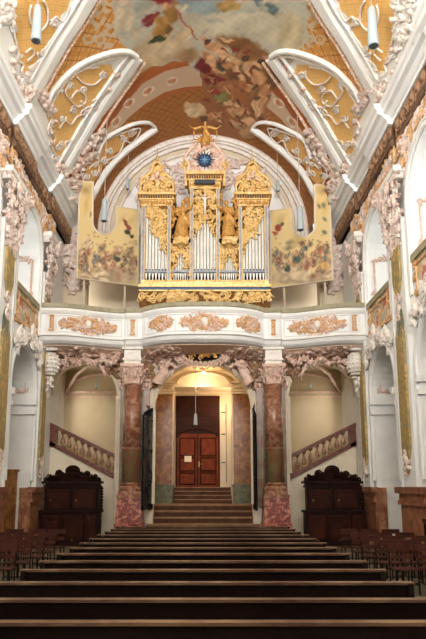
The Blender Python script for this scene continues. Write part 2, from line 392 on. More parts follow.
    # windows of the nearer tribunes that light the nave
    for k, (a, b) in enumerate(bays):
        if k == 0 : continue
        m = MB(); x = sg*8.35
        m.tube([(x, a+.4, 7.8), (x, b-.4, 7.8), (x, b-.4, 11.2), (x, a+.4, 11.2), (x, a+.4, 7.8)], .06, 4)
        for q in range(1, 4): m.tube([(x, a+.4+(b-a-.8)*q/4, 7.8), (x, a+.4+(b-a-.8)*q/4, 11.2)], .02, 4)
        for q in range(1, 6): m.tube([(x, a+.4, 7.8+3.4*q/6), (x, b-.4, 7.8+3.4*q/6)], .02, 4)
        m.build('window_%d' % (k+(5 if sg > 0 else 0)), 'white', **S)

# tribune parapets with painted, gilt-framed panels (one per visible bay)
for sg, side in ((-1, 'left'), (1, 'right')):
    for bi, (a, b) in enumerate(bays[:2]):
        lab = ('cream-railed tribune parapet with red and gold painted panel, far bay of the %s wall' if bi == 0 else 'near tribune parapet with gilt frame at the edge of the %s wall') % side
        X = sg*(WX+.02); t = empty('tribune_parapet', (X, (a+b)/2, 7.05), lab, 'balustrade')
        m = MB(); m.box(*sorted((X, X+sg*.25)), a+.02, b-.02, 7.06, 8.1); m.build('panel_wall', 'palestucco', t)
        m = MB(); m.box(*sorted((X-sg*.1, X+sg*.3)), a+.02, b-.02, 8.1, 8.3); m.box(*sorted((X-sg*.04, X+sg*.28)), a+.02, b-.02, 7.98, 8.1); m.build('handrail', 'olive' , t)
        m = MB(); u0, u1 = a+.3, b-.3
        n = 24; nz = 14; V = []; Fc = []; cols = []
        for i in range(n+1):
            for j in range(nz+1):
                y_ = u0+(u1-u0)*i/n; z_ = 7.15+.78*j/nz; V.append((X-sg*.03, y_, z_))
                q = math.sin(y_*7)+math.sin(z_*9+y_*3)+.5*math.sin(y_*19+z_*5)
                cols.append(lin((190, 116, 90) if q > 1.1 else (224, 200, 172) if q > 0 else (176, 172, 158) if q > -.9 else (206, 176, 124)))
        Fc = [(i*(nz+1)+j, (i+1)*(nz+1)+j, (i+1)*(nz+1)+j+1, i*(nz+1)+j+1) for i in range(n) for j in range(nz)]
        m.add(V, Fc); o = m.build('painted_panel', VCP, t)
        ca = o.data.color_attributes.new('paint', 'FLOAT_COLOR', 'POINT'); ca.data.foreach_set('color', [c for cc in cols for c in cc+(1,)])
        m = MB(); m.tube([(X-sg*.04, u0, 7.12), (X-sg*.04, u0, 7.95), (X-sg*.04, u1, 7.95), (X-sg*.04, u1, 7.12), (X-sg*.04, u0, 7.12)], .06, 6)
        fn = planeX(X-sg*.05, sg)
        for y_ in (u0-.1, u1+.1, (u0+u1)/2):
            for z_ in (7.2, 7.6, 8.0): spiral(fn, m, y_, z_, .25, rnd.uniform(0, 6), 1, .04)
        m.build('gilt_frame', 'ochre', t)
        m = MB(); rr = random.Random(60+bi)
        for q in range(30):
            y_ = rr.uniform(a-.1, b+.1); e = abs(y_-(a+b)/2)
            f2 = planeX(sg*(WX-.08-rr.random()*.15), sg); z_ = 6.95-.5*e+rr.uniform(-.1, .25)
            spiral(f2, m, y_, z_, .3, rr.uniform(0, 6), rr.choice((1, -1)), .05, n=9); leaf(f2, m, y_, z_, .35, rr.uniform(0, 6), .06)
        m.build('stucco_foliage', 'palestucco', t)

# ================================================================== THE VAULT
VZ, VB = 13.3, 4.8
def VA(y):
    t = min(max((y-20.5)/6., 0), 1); t = t*t*(3-2*t); return 5.5+(4.75-5.5)*t
def on_vault(px, py, lift=0.):
    d = Vector(ray(px, py)); d /= d.y
    lo = None; y = 9.
    def g(y):
        x = d.x*y; z = EYE+d.z*y; A = VA(y)
        return (x/A)**2+((z-VZ)/VB)**2-1 if z > VZ else (x/A)**2-1
    while y < 26.6 and g(y) < 0: y += .1
    a, b = y-.1, y
    for _ in range(18):
        mid = (a+b)/2
        if g(mid) < 0: a = mid
        else: b = mid
    y = a; p = Vector((d.x*y, y, EYE+d.z*y)); n = vnormal(p)
    return p+n*lift
def vnormal(p):
    A = VA(p.y); return -Vector((p.x/A**2, 0, max(p.z-VZ, .0)/VB**2)).normalized()
def fld(poly, X, Y):      # vectorised point in polygon
    c = np.zeros(X.shape, bool); j = len(poly)-1
    for i in range(len(poly)):
        xi, yi = poly[i]; xj, yj = poly[j]
        if yi != yj: c ^= ((yi > Y) != (yj > Y)) & (X < (xj-xi)*(Y-yi)/(yj-yi)+xi)
        j = i
    return c
def paint(col, blobs, X, Y, warp=1.):
    for b in blobs:
        cx, cy, rx, ry, ang, c = b[:6]; soft = b[6] if len(b) > 6 else .35
        wx = X+warp*(np.sin(Y*.45+cx)+.35*np.sin(Y*1.1+X*.5)); wy = Y+warp*(np.sin(X*.4+cy)+.35*np.sin(X*1.-Y*.4))
        ca, sa = math.cos(math.radians(ang)), math.sin(math.radians(ang))
        u = ((wx-cx)*ca+(wy-cy)*sa)/rx; v = (-(wx-cx)*sa+(wy-cy)*ca)/ry
        d = np.sqrt(u*u+v*v); a = np.clip((1-d)/soft, 0, 1)[..., None]
        # folds inside the patch, part of the painted drapery
        tone = 1+.16*np.sin((u*5+v*2)+cx)[..., None]
        col[:] = col*(1-a)+np.array(lin(c))*tone*a
    return col
NT, NY = 640, 560
Y0, Y1 = 12.5, 26.5
th = np.linspace(0, PI, NT+1); yy = np.linspace(Y0, Y1, NY+1)
TH, YY = np.meshgrid(th, yy, indexing='ij')
tt = np.clip((YY-20.5)/6, 0, 1); AA = 5.5-.75*tt*tt*(3-2*tt)
XX = -AA*np.cos(TH); ZZ = VZ+VB*np.sin(TH)
zz = ZZ-EYE; dd = YY*math.cos(T)+zz*math.sin(T)
PX = CX+F*XX/dd; PY = CY-F*(-YY*math.sin(T)+zz*math.cos(T))/dd
LX = np.where(PX > 204, 408-PX, PX)          # left-hand layout mirrored to the right
SS = TH*5.2                                   # arc length
col = np.zeros(PX.shape+(3,)); col[:] = lin((236, 236, 232))
def setc(mask, c): col[mask] = lin(c)
def lattice(p, a=1., w=.16):
    u = (SS*a+YY)/p; v = (SS*a-YY)/p
    return (np.abs(u-np.round(u)) < w/2) | (np.abs(v-np.round(v)) < w/2), (np.abs(u-np.round(u)) < .3) & (np.abs(v-np.round(v)) < .3)
brown = [(46,93),(52,78),(66,52),(84,25),(100,-30),(308,-30),(308,0),(204,0),(204,60),(190,68),(165,70),(142,82),(125,90),(118,95),(150,62),(134,51),(115,52),(95,56),(75,65),(60,78)]
setc(fld([(46,95),(52,80),(66,54),(84,27),(104,-8),(104,-200),(310,-200),(204,150),(150,150),(85,215),(78,190),(100,150),(134,120),(100,120),(150,60),(134,50),(115,50),(95,55),(75,64),(60,78)], LX, PY), (184, 124, 58))
# brown-gold coffer-like field between the near ribs
b1 = fld([(44,100),(52,80),(66,54),(84,27),(104,-20),(150,-60),(150,60),(134,51),(115,52),(95,56),(75,65),(60,78)], LX, PY)
l, k = lattice(.7, 1., .1); setc(b1, (206, 146, 72)); setc(b1 & k, (220, 168, 98)); setc(b1 & l, (170, 110, 50))
# field between the second rib and the transverse band
b2 = fld([(62,175),(85,145),(100,122),(120,97),(137,80),(160,60),(205,60),(205,150),(85,200)], LX, PY); setc(b2, (176, 100, 50))
b3 = fld([(85,185),(95,150),(110,130),(150,104),(180,92),(230,85),(230,150),(60,260)], LX, PY)
l, k = lattice(.42, 1., .14); setc(b3, (170, 112, 50)); setc(b3 & l, (142, 86, 34))
# transverse painted band with medallions
band = fld([(90,158),(104,134),(122,108),(142,84),(165,71),(205,62),(205,86),(185,87),(165,92),(145,104),(128,118),(110,140),(96,165)], LX, PY)
setc(band, (206, 178, 150)); 
col = paint(col, [(x, y, 7.5, 4.5, a, (222, 206, 186), .2) for x, y, a in ((129,103,-45), (148,91,-30), (172,81,-15), (116,122,-55))]+[(x, y, 5, 2.6, a, (196, 136, 92), .3) for x, y, a in ((129,103,-45), (148,91,-30), (172,81,-15), (116,122,-55))], LX, PY, .3)
# white-and-gold panels
P1 = [(13,-60),(11,5),(11,22),(14,40),(17,52),(17,62),(22,66),(24,76),(27,82),(30,74),(36,66),(37,58),(43,50),(47,44),(54,33),(62,16),(76,-8),(100,-60)]
P2 = [(54,150),(52,138),(48,126),(47,114),(50,106),(56,95),(63,84),(74,74),(85,68),(98,66),(112,64),(113,72),(108,84),(98,98),(93,108),(84,122),(76,136),(66,148),(62,158),(57,158)]
P3 = [(82,182),(86,170),(92,160),(98,150),(104,142),(112,136),(122,131),(132,129),(138,131),(130,138),(122,148),(112,158),(104,166),(98,178),(90,184)]
lt, kt = lattice(.24, 1., .16)
for P, c1, c2, c3 in ((P1, (238, 190, 112), (224, 170, 92), (244, 204, 134)), (P2, (242, 198, 122), (230, 178, 102), (247, 212, 146)), (P3, (238, 188, 110), (222, 166, 88), (243, 204, 140))):
    q = fld(P, LX+.8*np.sin(PY*.5), PY+.8*np.sin(LX*.45)); setc(q, c1); setc(q & kt, c3); setc(q & lt, c2)
for cx_, cy_, rx_, ry_ in ((28,88,5.5,2.6),(25,94,4,2),(33,95,4,2),(61,164,4,2.2),(66,168,4,2)):
    setc(((LX-cx_)/rx_)**2+((PY-cy_)/ry_)**2*(1+.5*np.sin(LX*2)) < 1, (224, 160, 96))
pinkz = fld([(60,175),(66,165),(84,140),(98,122),(104,128),(92,150),(82,175),(78,200)], LX, PY)
# the fresco: sky, clouds, figures (generic stand-in in the same colours)
fz = fld([(113,-10),(113,18),(116,36),(128,48),(132,62),(140,72),(165,64),(186,60),(200,78),(206,92),(196,100),(180,105),(180,122),(200,128),(214,132),(236,142),(262,118),(270,95),(282,82),(292,62),(308,40),(308,-10),(330,-80),(100,-80)], PX+1.5*np.sin(PY*.3), PY+1.5*np.sin(PX*.3))
setc(fz, (192, 190, 174)); setc(fz & (PY > 86) & (PX < 214), (166, 108, 54)); setc(fz & (PY > 66) & (PX > 200), (156, 104, 64))
B = []
B += [(150,8,30,18,20,(168,172,160)), (215,20,60,14,-5,(196,190,168)), (262,25,40,22,10,(206,198,174)), (292,35,16,26,10,(196,184,150)), (240,5,50,10,0,(176,178,164)),
 (122,8,12,18,10,(196,180,158)), (130,30,14,12,30,(190,178,152)), (160,48,36,17,-18,(192,168,134)), (140,60,18,14,0,(188,160,126)), (175,40,26,10,-25,(204,184,148)), (186,55,16,10,0,(170,138,100)),
 (222,-20,80,22,0,(160,170,166)), (195,5,30,10,10,(148,164,166))]
B += [(160,-2,20,8,20,(140,44,48)), (150,20,14,5,-35,(136,50,52)), (172,12,10,14,0,(150,112,58)), (162,30,12,10,-30,(168,124,60)), (157,40,10,4,-15,(58,74,44)), (166,2,7,9,0,(206,160,120))]
B += [(232,4,12,7,0,(188,152,92)), (222,8,8,5,20,(172,140,84)), (262,2,14,5,20,(92,118,126)), (272,9,10,5,35,(110,130,126)), (245,-3,14,5,0,(170,130,90))]
B += [(181,18,14,1.6,55,(168,106,86)), (193,33,9,1.6,55,(160,90,70))]
B += [(236,42,30,11,20,(140,98,52)), (258,58,20,12,40,(150,104,62)), (240,92,30,42,0,(158,100,60)), (262,92,14,30,15,(140,96,62)), (225,75,26,24,10,(164,112,74)), (235,70,22,12,30,(120,84,52))]
flesh = (212, 162, 118); f2_ = (196, 140, 98); f3_ = (224, 182, 140)
B += [(212,46,12,5.5,20,flesh,.3), (222,52,9,7,40,f3_,.3), (206,56,8,4,60,f2_,.3), (226,40,9,2,15,f3_,.4), (207,41,4,4,0,(96,60,44)), (204,38,5,2,30,flesh),
 (204,66,10,9,10,(118,36,38),.3), (214,80,14,6,10,(124,44,44),.3), (212,62,9,5,50,f3_,.3), (218,70,9,3.5,30,flesh,.3), (222,66,8,6,0,(82,70,56),.4), (232,60,12,4.5,15,flesh,.3), (228,66,10,3,25,f2_),
 (252,68,12,9,10,f3_,.3), (258,78,9,10,-30,flesh,.3), (246,58,5,4,0,(90,60,44)), (241,54,6,4,0,(170,120,80)), (262,62,5,4,0,(84,64,52)), (240,76,4,14,-28,f3_,.3), (250,88,12,3.5,30,flesh,.3), (272,60,10,5,10,(202,160,146)), (284,66,10,6,20,(206,170,158)),
 (262,100,5,14,10,flesh,.3), (256,108,4,12,-10,f3_,.3), (266,90,8,6,0,f2_,.3), (222,98,9,8,20,(132,136,84),.4), (232,104,12,3,5,f3_,.3), (238,112,14,5,5,flesh,.3), (212,116,12,4,5,f2_,.3), (246,120,12,5,30,f3_,.3), (236,124,10,4,20,(198,158,116)),
 (195,110,13,8,20,(210,184,142),.2), (192,112,9,5,20,(222,200,162),.3), (203,118,5,4,0,(110,74,48)), (254,94,6,8,0,(150,110,70)), (268,108,6,12,20,(170,120,84)), (240,86,10,6,0,(176,112,70)), (226,86,12,5,20,(178,120,82)), (248,132,12,8,20,(184,148,108)),
 (276,84,6,14,-10,(128,92,66)), (228,58,14,3,15,(226,196,156),.4), (214,92,6,4,0,(160,60,50))]
fz2 = fz | fld([(180,100),(205,90),(262,92),(272,120),(262,140),(228,136),(182,124)], PX, PY)
B += [(152,57,30,14,-15,(204,184,150),.35), (138,64,16,12,0,(198,174,140),.4), (172,48,20,9,-20,(210,192,158),.5), (236,26,46,12,-8,(208,202,178),.5), (290,38,15,22,10,(204,192,156),.4), (124,20,12,22,10,(204,190,164),.5)]
rr = random.Random(404)
for k in range(46):
    x, y = rr.uniform(206, 274), rr.uniform(48, 128); rb = rr.choice(((212,162,118),(196,140,98),(224,182,140),(150,96,62),(124,84,52),(176,112,76),(108,74,52),(140,60,48)))
    a_ = rr.uniform(0, 180); B.append((x+.8, y+.8, rr.uniform(3, 6.5), rr.uniform(1.4, 2.6), a_, (104,70,46), .7)); B.append((x, y, rr.uniform(3, 6), rr.uniform(1, 2.2), a_, rb, .5))
for k in range(40):
    x, y = rr.uniform(120, 305), rr.uniform(-20, 45); B.append((x, y, rr.uniform(5, 14), rr.uniform(2, 5), rr.uniform(-30, 10), rr.choice(((206,198,176),(186,180,160),(172,176,166),(214,204,178),(190,172,140))), .9))
B += [(160,-2,16,6,20,(140,44,48),.4), (150,18,11,4,-35,(136,50,52),.4), (162,22,8,9,-30,(176,132,66),.4), (157,39,10,3,-15,(58,74,44),.4), (168,30,5,7,10,(120,88,46),.5), (181,18,14,1.2,55,(168,106,86)), (193,33,9,1.2,55,(160,90,70)), (272,9,9,4,35,(100,122,122),.5), (230,6,10,5,0,(188,152,92),.5)]
tmp = paint(col.copy(), B, PX, PY, 1.1)
nz = .06*(np.sin(PX*1.9+PY*.7)*np.sin(PY*1.7-PX*.6))+.05*np.sin(PX*.7)*np.sin(PY*.9+PX*.2)
tmp = tmp*(1+nz[..., None]); col[fz2] = tmp[fz2]
# painted cream margin of grisaille strapwork beside the fresco
for (x, y, rx, ry, a) in ((96,18,9,13,20), (104,5,8,9,0), (112,30,9,9,30), (100,38,7,6,0), (88,40,6,5,0), (106,46,9,4,10)):
    q = ((LX-x)**2/rx**2+(PY-y)**2/ry**2 < 1) & (np.sin(LX*.55+1.5*np.sin(PY*.4))+np.sin(PY*.6+1.3*np.sin(LX*.5)) > -.25) & b1 & ~fz2; setc(q, (206, 186, 158))
me = bpy.data.meshes.new('ceiling'); vs = np.stack([XX, YY, ZZ], -1).reshape(-1, 3)
ii, jj = np.meshgrid(np.arange(NT), np.arange(NY), indexing='ij'); base = (ii*(NY+1)+jj).ravel()
fc = np.stack([base, base+1, base+NY+2, base+NY+1], -1)
me.vertices.add(len(vs)); me.vertices.foreach_set('co', vs.ravel()); me.loops.add(fc.size); me.loops.foreach_set('vertex_index', fc.ravel())
me.polygons.add(len(fc)); me.polygons.foreach_set('loop_start', np.arange(len(fc))*4); me.polygons.foreach_set('loop_total', np.full(len(fc), 4)); me.update(); me.validate()
ca = me.color_attributes.new('paint', 'FLOAT_COLOR', 'POINT'); ca.data.foreach_set('color', np.concatenate([col.reshape(-1, 3), np.ones((col.shape[0]*col.shape[1], 1))], 1).ravel())
me.materials.append(VC); me.shade_smooth(); ceiling = bpy.data.objects.new('ceiling', me); C.objects.link(ceiling); ceiling['kind'] = 'structure'
m = MB(); pr = [(5.5*math.cos(a), 13.3+4.8*math.sin(a)) for a in np.linspace(0, PI, 25)]
pr2 = [(5.8*math.cos(a), 13.3+5.1*math.sin(a)) for a in np.linspace(PI, 0, 25)]
m.prism(pr+pr2, 'y', -10, 12.5); child(m.build('ceiling_near_nave', 'cream'), ceiling)
m = MB(); pr2 = [(6.2*math.cos(a), 13.36+5.2*math.sin(a)) for a in np.linspace(PI, 0, 25)]; pr = [(5.95*math.cos(a), 13.36+5.0*math.sin(a)) for a in np.linspace(0, PI, 25)]
m.prism(pr+pr2, 'y', 12.4, 27); child(m.build('ceiling_shell', 'cream'), ceiling)

def both(pts): return [pts, [(408-x, y) for x, y in pts]]
def rib(pts, w, h, name, mt, n=8, fn_h=None):
    for side in both(pts):
        c = smooth_curve([on_vault(x, y) for x, y in side], n); mm = MB(); vs = []; k = 6
        for i, p in enumerate(c):
            t = (c[min(i+1, len(c)-1)]-c[max(i-1, 0)]).normalized(); nn = vnormal(p); s_ = t.cross(nn).normalized()
            ww = w if not isinstance(w, tuple) else w[0]+(w[1]-w[0])*i/(len(c)-1)
            for a, b in ((-.5, -.05), (-.5, .5), (-.3, 1), (.3, 1), (.5, .5), (.5, -.05)): vs.append(p+s_*(a*ww)+nn*(b*h))
        fs = [(i*k+j, i*k+(j+1) % k, (i+1)*k+(j+1) % k, (i+1)*k+j) for i in range(len(c)-1) for j in range(k)]+[tuple(range(k)), tuple(range((len(c)-1)*k+k-1, (len(c)-1)*k-1, -1))]
        mm.add(vs, fs); child(mm.build(name, mt, smooth=False), ceiling)
R1 = [(30,98),(38,84),(48,66),(62,42),(78,18),(92,-6)]
rib(R1, .58, .13, 'rib', 'ribw'); rib([(x+8, y+3) for x, y in R1], .09, .1, 'beading', 'bead'); rib([(x-9, y-5) for x, y in R1[1:]], .08, .1, 'rib_moulding', 'coolwhite')
R2 = [(46,102),(52,90),(62,78),(76,66),(94,57),(114,51),(128,51),(137,56)]
rib(R2, .16, .14, 'rib', 'ribw'); rib([(x+1, y+5) for x, y in R2[1:]], .07, .1, 'rib_moulding', 'palestucco')
R3 = [(64,172),(78,148),(92,124),(106,102),(120,82),(137,58)]
rib(R3, .52, .13, 'rib', 'ribw'); rib([(x+8, y+4) for x, y in R3], .08, .1, 'beading', 'bead'); rib([(x-9, y-5) for x, y in R3], .08, .1, 'rib_moulding', 'coolwhite')
R4 = [(96,158),(103,140),(118,130),(134,123),(148,122),(155,127)]
rib(R4, .12, .12, 'rib', 'ribw')
R5 = [(86,205),(94,190),(104,172),(118,156),(136,141),(156,127)]
rib(R5, .26, .2, 'rib', 'ribw')
# scrollwork in white stucco over the gilt panels
def vfn(u, v, l=0): 
    return on_vault(u, v, .04+l)
def scr(pts, r, side, mm):
    pts = [(x if side == 0 else 408-x, y) for x, y in pts]
    mm.tube(smooth_curve([on_vault(x, y, .05) for x, y in pts], 5), r, 6)
outl = [[(11,4),(11,22),(14,40),(17,52),(16,60),(22,64),(20,72),(27,82)], [(27,82),(33,72),(31,66),(37,60),(36,52),(42,56),(44,48),(54,33),(56,26),(50,22),(55,16),(62,20),(70,4)],
        [(57,158),(50,146),(54,138),(47,128),(50,118),(46,112),(56,95),(63,84),(80,70),(98,66)], [(57,158),(66,150),(64,142),(74,138),(84,120),(80,112),(88,106),(95,108),(92,100),(100,96),(110,82),(114,70)],
        [(70,98),(76,90),(84,94),(84,102),(76,106),(70,100),(64,92),(68,84)], [(76,76),(82,82),(92,84),(100,78),(102,70)], [(58,128),(64,120),(70,124),(76,116),(84,112),(80,100)],
        [(30,4),(28,14),(30,24),(38,30),(46,22),(46,8),(42,0)], [(26,60),(32,54),(30,48),(24,52)],
        [(84,184),(80,172),(88,162),(94,166),(98,158),(92,150),(100,142),(112,136),(128,130)], [(128,130),(140,128),(132,142),(124,140),(120,150),(114,156),(106,160),(108,166),(98,178)],
        [(92,176),(98,170),(96,162),(88,168)]]
for side in (0, 1):
    mm = MB()
    for o_ in outl: scr(o_, .034, side, mm)
    rr = random.Random(9)
    for (x, y) in [(32,68),(24,80),(20,86),(30,88),(44,50),(52,24),(16,56),(12,30),(26,74),(68,86),(72,110),(62,118),(84,90),(104,74),(96,104),(60,146),(56,158),(50,130),(88,110),(102,160),(110,150),(96,172),(84,176),(122,138),(132,132)]:
        u = x if side == 0 else 408-x
        for q in range(2): spiral(vfn, mm, u+rr.uniform(-2, 2), y+rr.uniform(-2, 2), 6, rr.uniform(0, 6), rr.choice((1, -1)), .034, n=9)
    child(mm.build('stucco_scrollwork', 'palestucco', smooth=True), ceiling)
    mm = MB()
    for (x, y) in [(28,92),(34,90),(40,95),(26,98),(44,100),(50,110),(46,105),(60,165),(66,172),(58,170),(70,180),(76,186),(84,150),(90,146),(96,140),(80,160),(74,168),(88,156),(100,134),(92,138)]:
        u = x if side == 0 else 408-x
        for q in range(2): spiral(vfn, mm, u+rr.uniform(-3, 3), y+rr.uniform(-3, 3), 7, rr.uniform(0, 6), rr.choice((1, -1)), .06, n=9); leaf(vfn, mm, u, y, 6, rr.uniform(0, 6), .08)
    for (x, y) in [(12,70),(14,80),(10,60),(18,90),(62,180),(68,190),(72,196),(76,178),(80,170),(84,164),(90,156),(86,160),(72,184),(66,184),(94,152),(98,146),(70,170),(12,48),(48,106),(52,120),(49,130),(52,144),(46,96),(58,88),(116,72),(106,88)]:
        u = x if side == 0 else 408-x
        spiral(vfn, mm, u+rr.uniform(-2, 2), y+rr.uniform(-2, 2), 5, rr.uniform(0, 6), rr.choice((1, -1)), .045, n=9); leaf(vfn, mm, u, y, 5, rr.uniform(0, 6), .06)
    child(mm.build('stucco_foliage', 'rose', smooth=True), ceiling)
    mm = MB()
    for k in range(26):
        x, y = (rr.uniform(398, 418), rr.uniform(-4, 50)) if side else (rr.uniform(-4, 11), rr.uniform(2, 24))
        spiral(vfn, mm, x, y, 8, rr.uniform(0, 6), rr.choice((1, -1)), .05, n=9); leaf(vfn, mm, x, y, 9, rr.uniform(0, 6), .06)
    child(mm.build('stucco_figure_group', 'palestucco', smooth=True), ceiling)

# ---------------- end wall of the nave with its arch
m = MB()
m.prism([(-6.1, 7.0)]+[(6.1, 7.0), (6.1, 13.3)]+arc(0, 13.3, 5.0, 0, PI, 36)+[(-6.1, 13.3)], 'y', 26.5, 26.8)
wf = m.build('wall_far', 'loft', **S)
m = MB()
for r, w_, y in ((4.68, .13, 26.4), (4.5, .06, 26.42), (4.3, .1, 26.4), (3.95, .05, 26.45)): m.tube([(x, y, z) for x, z in [(-r, 12)]+arc(0, 13.3, r, PI, 0, 40)+[(r, 12)]], w_, 6)
child(m.build('arch_moulding', 'palestucco'), wf)
m = MB(); m.prism(arc(0, 13.2, 3.9, 0, PI, 36), 'y', 26.44, 26.5); child(m.build('lunette_field', 'white'), wf)
m = MB(); rr = random.Random(12)
carving(m, planeY(26.4), lambda u, v: 2.3 < math.hypot(u, v-13.3) < 3.8 and v > 14 and abs(u) < 2.9, (-3, 3, 14, 17.2), 70, .5, .06, rr)
child(m.build('lunette_stucco', 'rose', smooth=True), wf)
# far pilasters on the loft
for sg in (-1, 1):
    m = MB(); m.box(*sorted((sg*5.0, sg*5.85)), 24.9, 25.7, 7.0, 13.0); m.box(*sorted((sg*4.9, sg*5.0)), 25, 25.6, 7, 12.8); child(m.build('pilaster', 'loft'), wf)
    m = MB(); rr = random.Random(14); f2 = planeY(24.82)
    carving(m, f2, lambda u, v: True, (min(sg*5.0, sg*5.8), max(sg*5.0, sg*5.8), 10.0, 12.6), 46, .36, .06, rr)
    child(m.build('stucco_foliage', 'rose', smooth=True), wf)
# loft slab (floor of the gallery, vault over the stair halls)
m = MB(); m.box(-5.85, 5.85, 22.6, 26.5, 6.9, 7.05); m.build('trim_1', 'beige', **S)

# ================================================================== ARCADE UNDER THE GALLERY
m = MB()
for sg in (-1, 1):
    m.box(*sorted((sg*1.82, sg*3.18)), 22.9, 23.5, 0, 6.9)
    cx = sg*4.52; r = 1.34
    m.prism([(cx-r, 5.3)]+arc(cx, 5.3, r, PI, 0, 24)[1:-1]+[(cx+r, 5.3), (cx+r, 6.9), (cx-r, 6.9)], 'y', 22.9, 23.5)
m.prism([(-1.82, 4.84)]+arc(0, 4.84, 1.82, PI, 0, 28)[1:-1]+[(1.82, 4.84), (1.82, 6.9), (-1.82, 6.9)], 'y', 22.9, 23.5)
arcw = m.build('wall_arcade', 'cream', **S)
m = MB()
m.tube([(-1.82, 22.88, 1.4), (-1.82, 22.88, 4.84)]+[(x, 22.88, z) for x, z in arc(0, 4.84, 1.86, PI, 0, 30)]+[(1.82, 22.88, 4.84), (1.82, 22.88, 1.4)], .08, 6)
m.tube([(x, 22.86, z) for x, z in arc(0, 4.84, 2.02, PI, 0, 30)], .035, 5)
for sg in (-1, 1):
    cx = sg*4.52
    m.tube([(cx-1.34, 22.88, 2.5 if sg > 0 else 0), (cx-1.34, 22.88, 5.3)]+[(x, 22.88, z) for x, z in arc(cx, 5.3, 1.38, PI, 0, 24)]+[(cx+1.34, 22.88, 5.3), (cx+1.34, 22.88, 0)], .07, 6)
    m.box(*sorted((sg*3.0, sg*3.24)), 22.82, 23.5, 5.2, 5.32); m.box(*sorted((sg*3.02, sg*3.22)), 22.84, 23.5, 4.05, 4.1)
child(m.build('arch_moulding', 'cream'), arcw)
# stair halls: back wall, cross walls, mouldings
m = MB(); m.box(-6.0, -2.3, 26.0, 26.2, 0, 6.9); m.box(2.3, 6.0, 26.0, 26.2, 0, 6.9); hb = m.build('wall_stair_hall', 'beige', **S)
m = MB(); m.box(-2.5, -2.3, 23.5, 26, 0, 6.9); m.box(2.3, 2.5, 23.5, 26, 0, 6.9); m.build('wall_inner', 'beige', **S)
m = MB()
for sg in (-1, 1):
    m.box(*sorted((sg*2.5, sg*5.9)), 25.92, 26, 5.72, 5.78); m.box(*sorted((sg*2.5, sg*5.9)), 25.9, 26, 5.92, 5.99)
    cx = sg*4.1; m.tube([(x, 25.97, z) for x, z in arc(cx, 5.9, 1.7, PI, 0, 20, rz=.85)], .06, 5)
    m.tube([(sg*5.82, 25.9, 5.9), (sg*5.2, 25.2, 6.6), (sg*4.4, 24.2, 6.88)], .07, 5)
child(m.build('hall_moulding', 'pink'), hb)
for sg, side in ((-1, 'left'), (1, 'right')):
    t = empty('staircase', (sg*4.5, 24.0, 0), 'cream-walled stair flight with red marble balusters climbing to the %s wall' % side, 'staircase')
    def zb(x, a, b): return a+(b-a)*(abs(x)-3.14)/(5.88-3.14)
    m = MB(); x0, x1 = sg*2.52, sg*5.84
    m.prism([(x0, 0), (x1, 0), (x1, zb(x1, 2.2, 3.6)), (x0, zb(x0, 2.2, 3.6))], 'y', 23.75, 23.95); m.build('stair_wall', 'cream', t)
    for nm, za, zc, y0, y1 in (('base_rail', 2.2, 3.6, 23.66, 24.0), ('handrail', 2.98, 4.3, 23.62, 24.04)):
        m = MB(); m.prism([(x0, zb(x0, za, zc)), (x1, zb(x1, za, zc)), (x1, zb(x1, za, zc)+.15), (x0, zb(x0, za, zc)+.15)], 'y', y0, y1)
        m.build(nm, 'balus', t)
    n = 10
    for k in range(n):
        x = sg*(3.02+(5.55-3.02)*(k+.3)/n); z0 = zb(x, 2.2, 3.6)+.14; h = zb(x, 2.98, 4.3)-z0+.02
        m = MB(); m.lathe(x, 23.83, [(.085, z0), (.085, z0+.06), (.04, z0+.1), (.05, z0+.15*h/.7), (.1, z0+h*.34), (.085, z0+h*.46), (.04, z0+h*.7), (.035, z0+h*.8), (.07, z0+h*.86), (.085, z0+h*.92), (.085, z0+h)], 10)
        m.build('baluster', 'balusl', t, smooth=True)
    m = MB(); xs = sorted((sg*5.6, sg*5.84)); m.box(xs[0], xs[1], 23.66, 24.0, zb(sg*5.7, 2.2, 3.6), zb(sg*5.7, 2.98, 4.3)+.05); m.build('end_post', 'balus', t)
    m = MB()
    for k in range(14):
        x = 2.5+k*.24; m.box(*sorted((sg*x, sg*(x+.26))), 23.95, 25.6, 0, 1.4+k*.13)
    m.build('steps', 'beige', t)

# vestibule
m = MB()
m.box(-2.3, -1.27, 26.2, 26.6, 0, 6.9); m.box(1.22, 2.3, 26.2, 26.6, 0, 6.9); m.box(-1.27, 1.22, 26.2, 26.6, 6.3, 6.9)
m.box(-1.45, -1.3, 26.6, 28.6, 0, 6.5); m.box(-1.45, 1.7, 28.6, 28.8, 0, 6.5); m.box(1.55, 1.7, 26.6, 28.6, 0, 6.5); m.box(-1.45, 1.7, 26.6, 28.8, 6.4, 6.5)
wv = m.build('wall_vestibule', 'cream', **S)
m = MB()
for sg in (-1, 1):
    for z0, z1, o in ((5.9, 6.0, .14), (6.0, 6.1, .18), (6.35, 6.42, .3)): m.box(*sorted((sg*1.2, sg*2.3)), 26.2-o, 26.2, z0, z1)
    for k in range(9): m.box(sg*(1.28+k*.11)-.03, sg*(1.28+k*.11)+.03, 26.0, 26.1, 6.12, 6.24)
m.box(-1.3, 1.25, 26.06, 26.2, 6.2, 6.3); m.tube([(x, 26.1, z) for x, z in arc(0, 6.35, 1.1, PI, 0, 16, rz=.45)], .05, 5)
child(m.build('entablature_moulding', 'cream'), wv)
for sg, cx in ((-1, -1.71), (1, 1.7)):
    m = MB(); m.box(cx-.42, cx+.42, 26.08, 26.2, 2.1, 5.86); child(m.build('marble_pilaster', 'brownmarble'), wv)
    m = MB(); m.box(cx-.46, cx+.46, 25.98, 26.2, 1.3, 2.02); m.box(cx-.5, cx+.5, 25.94, 26.2, 2.02, 2.1); child(m.build('green_marble_base', 'greenmarble'), wv)
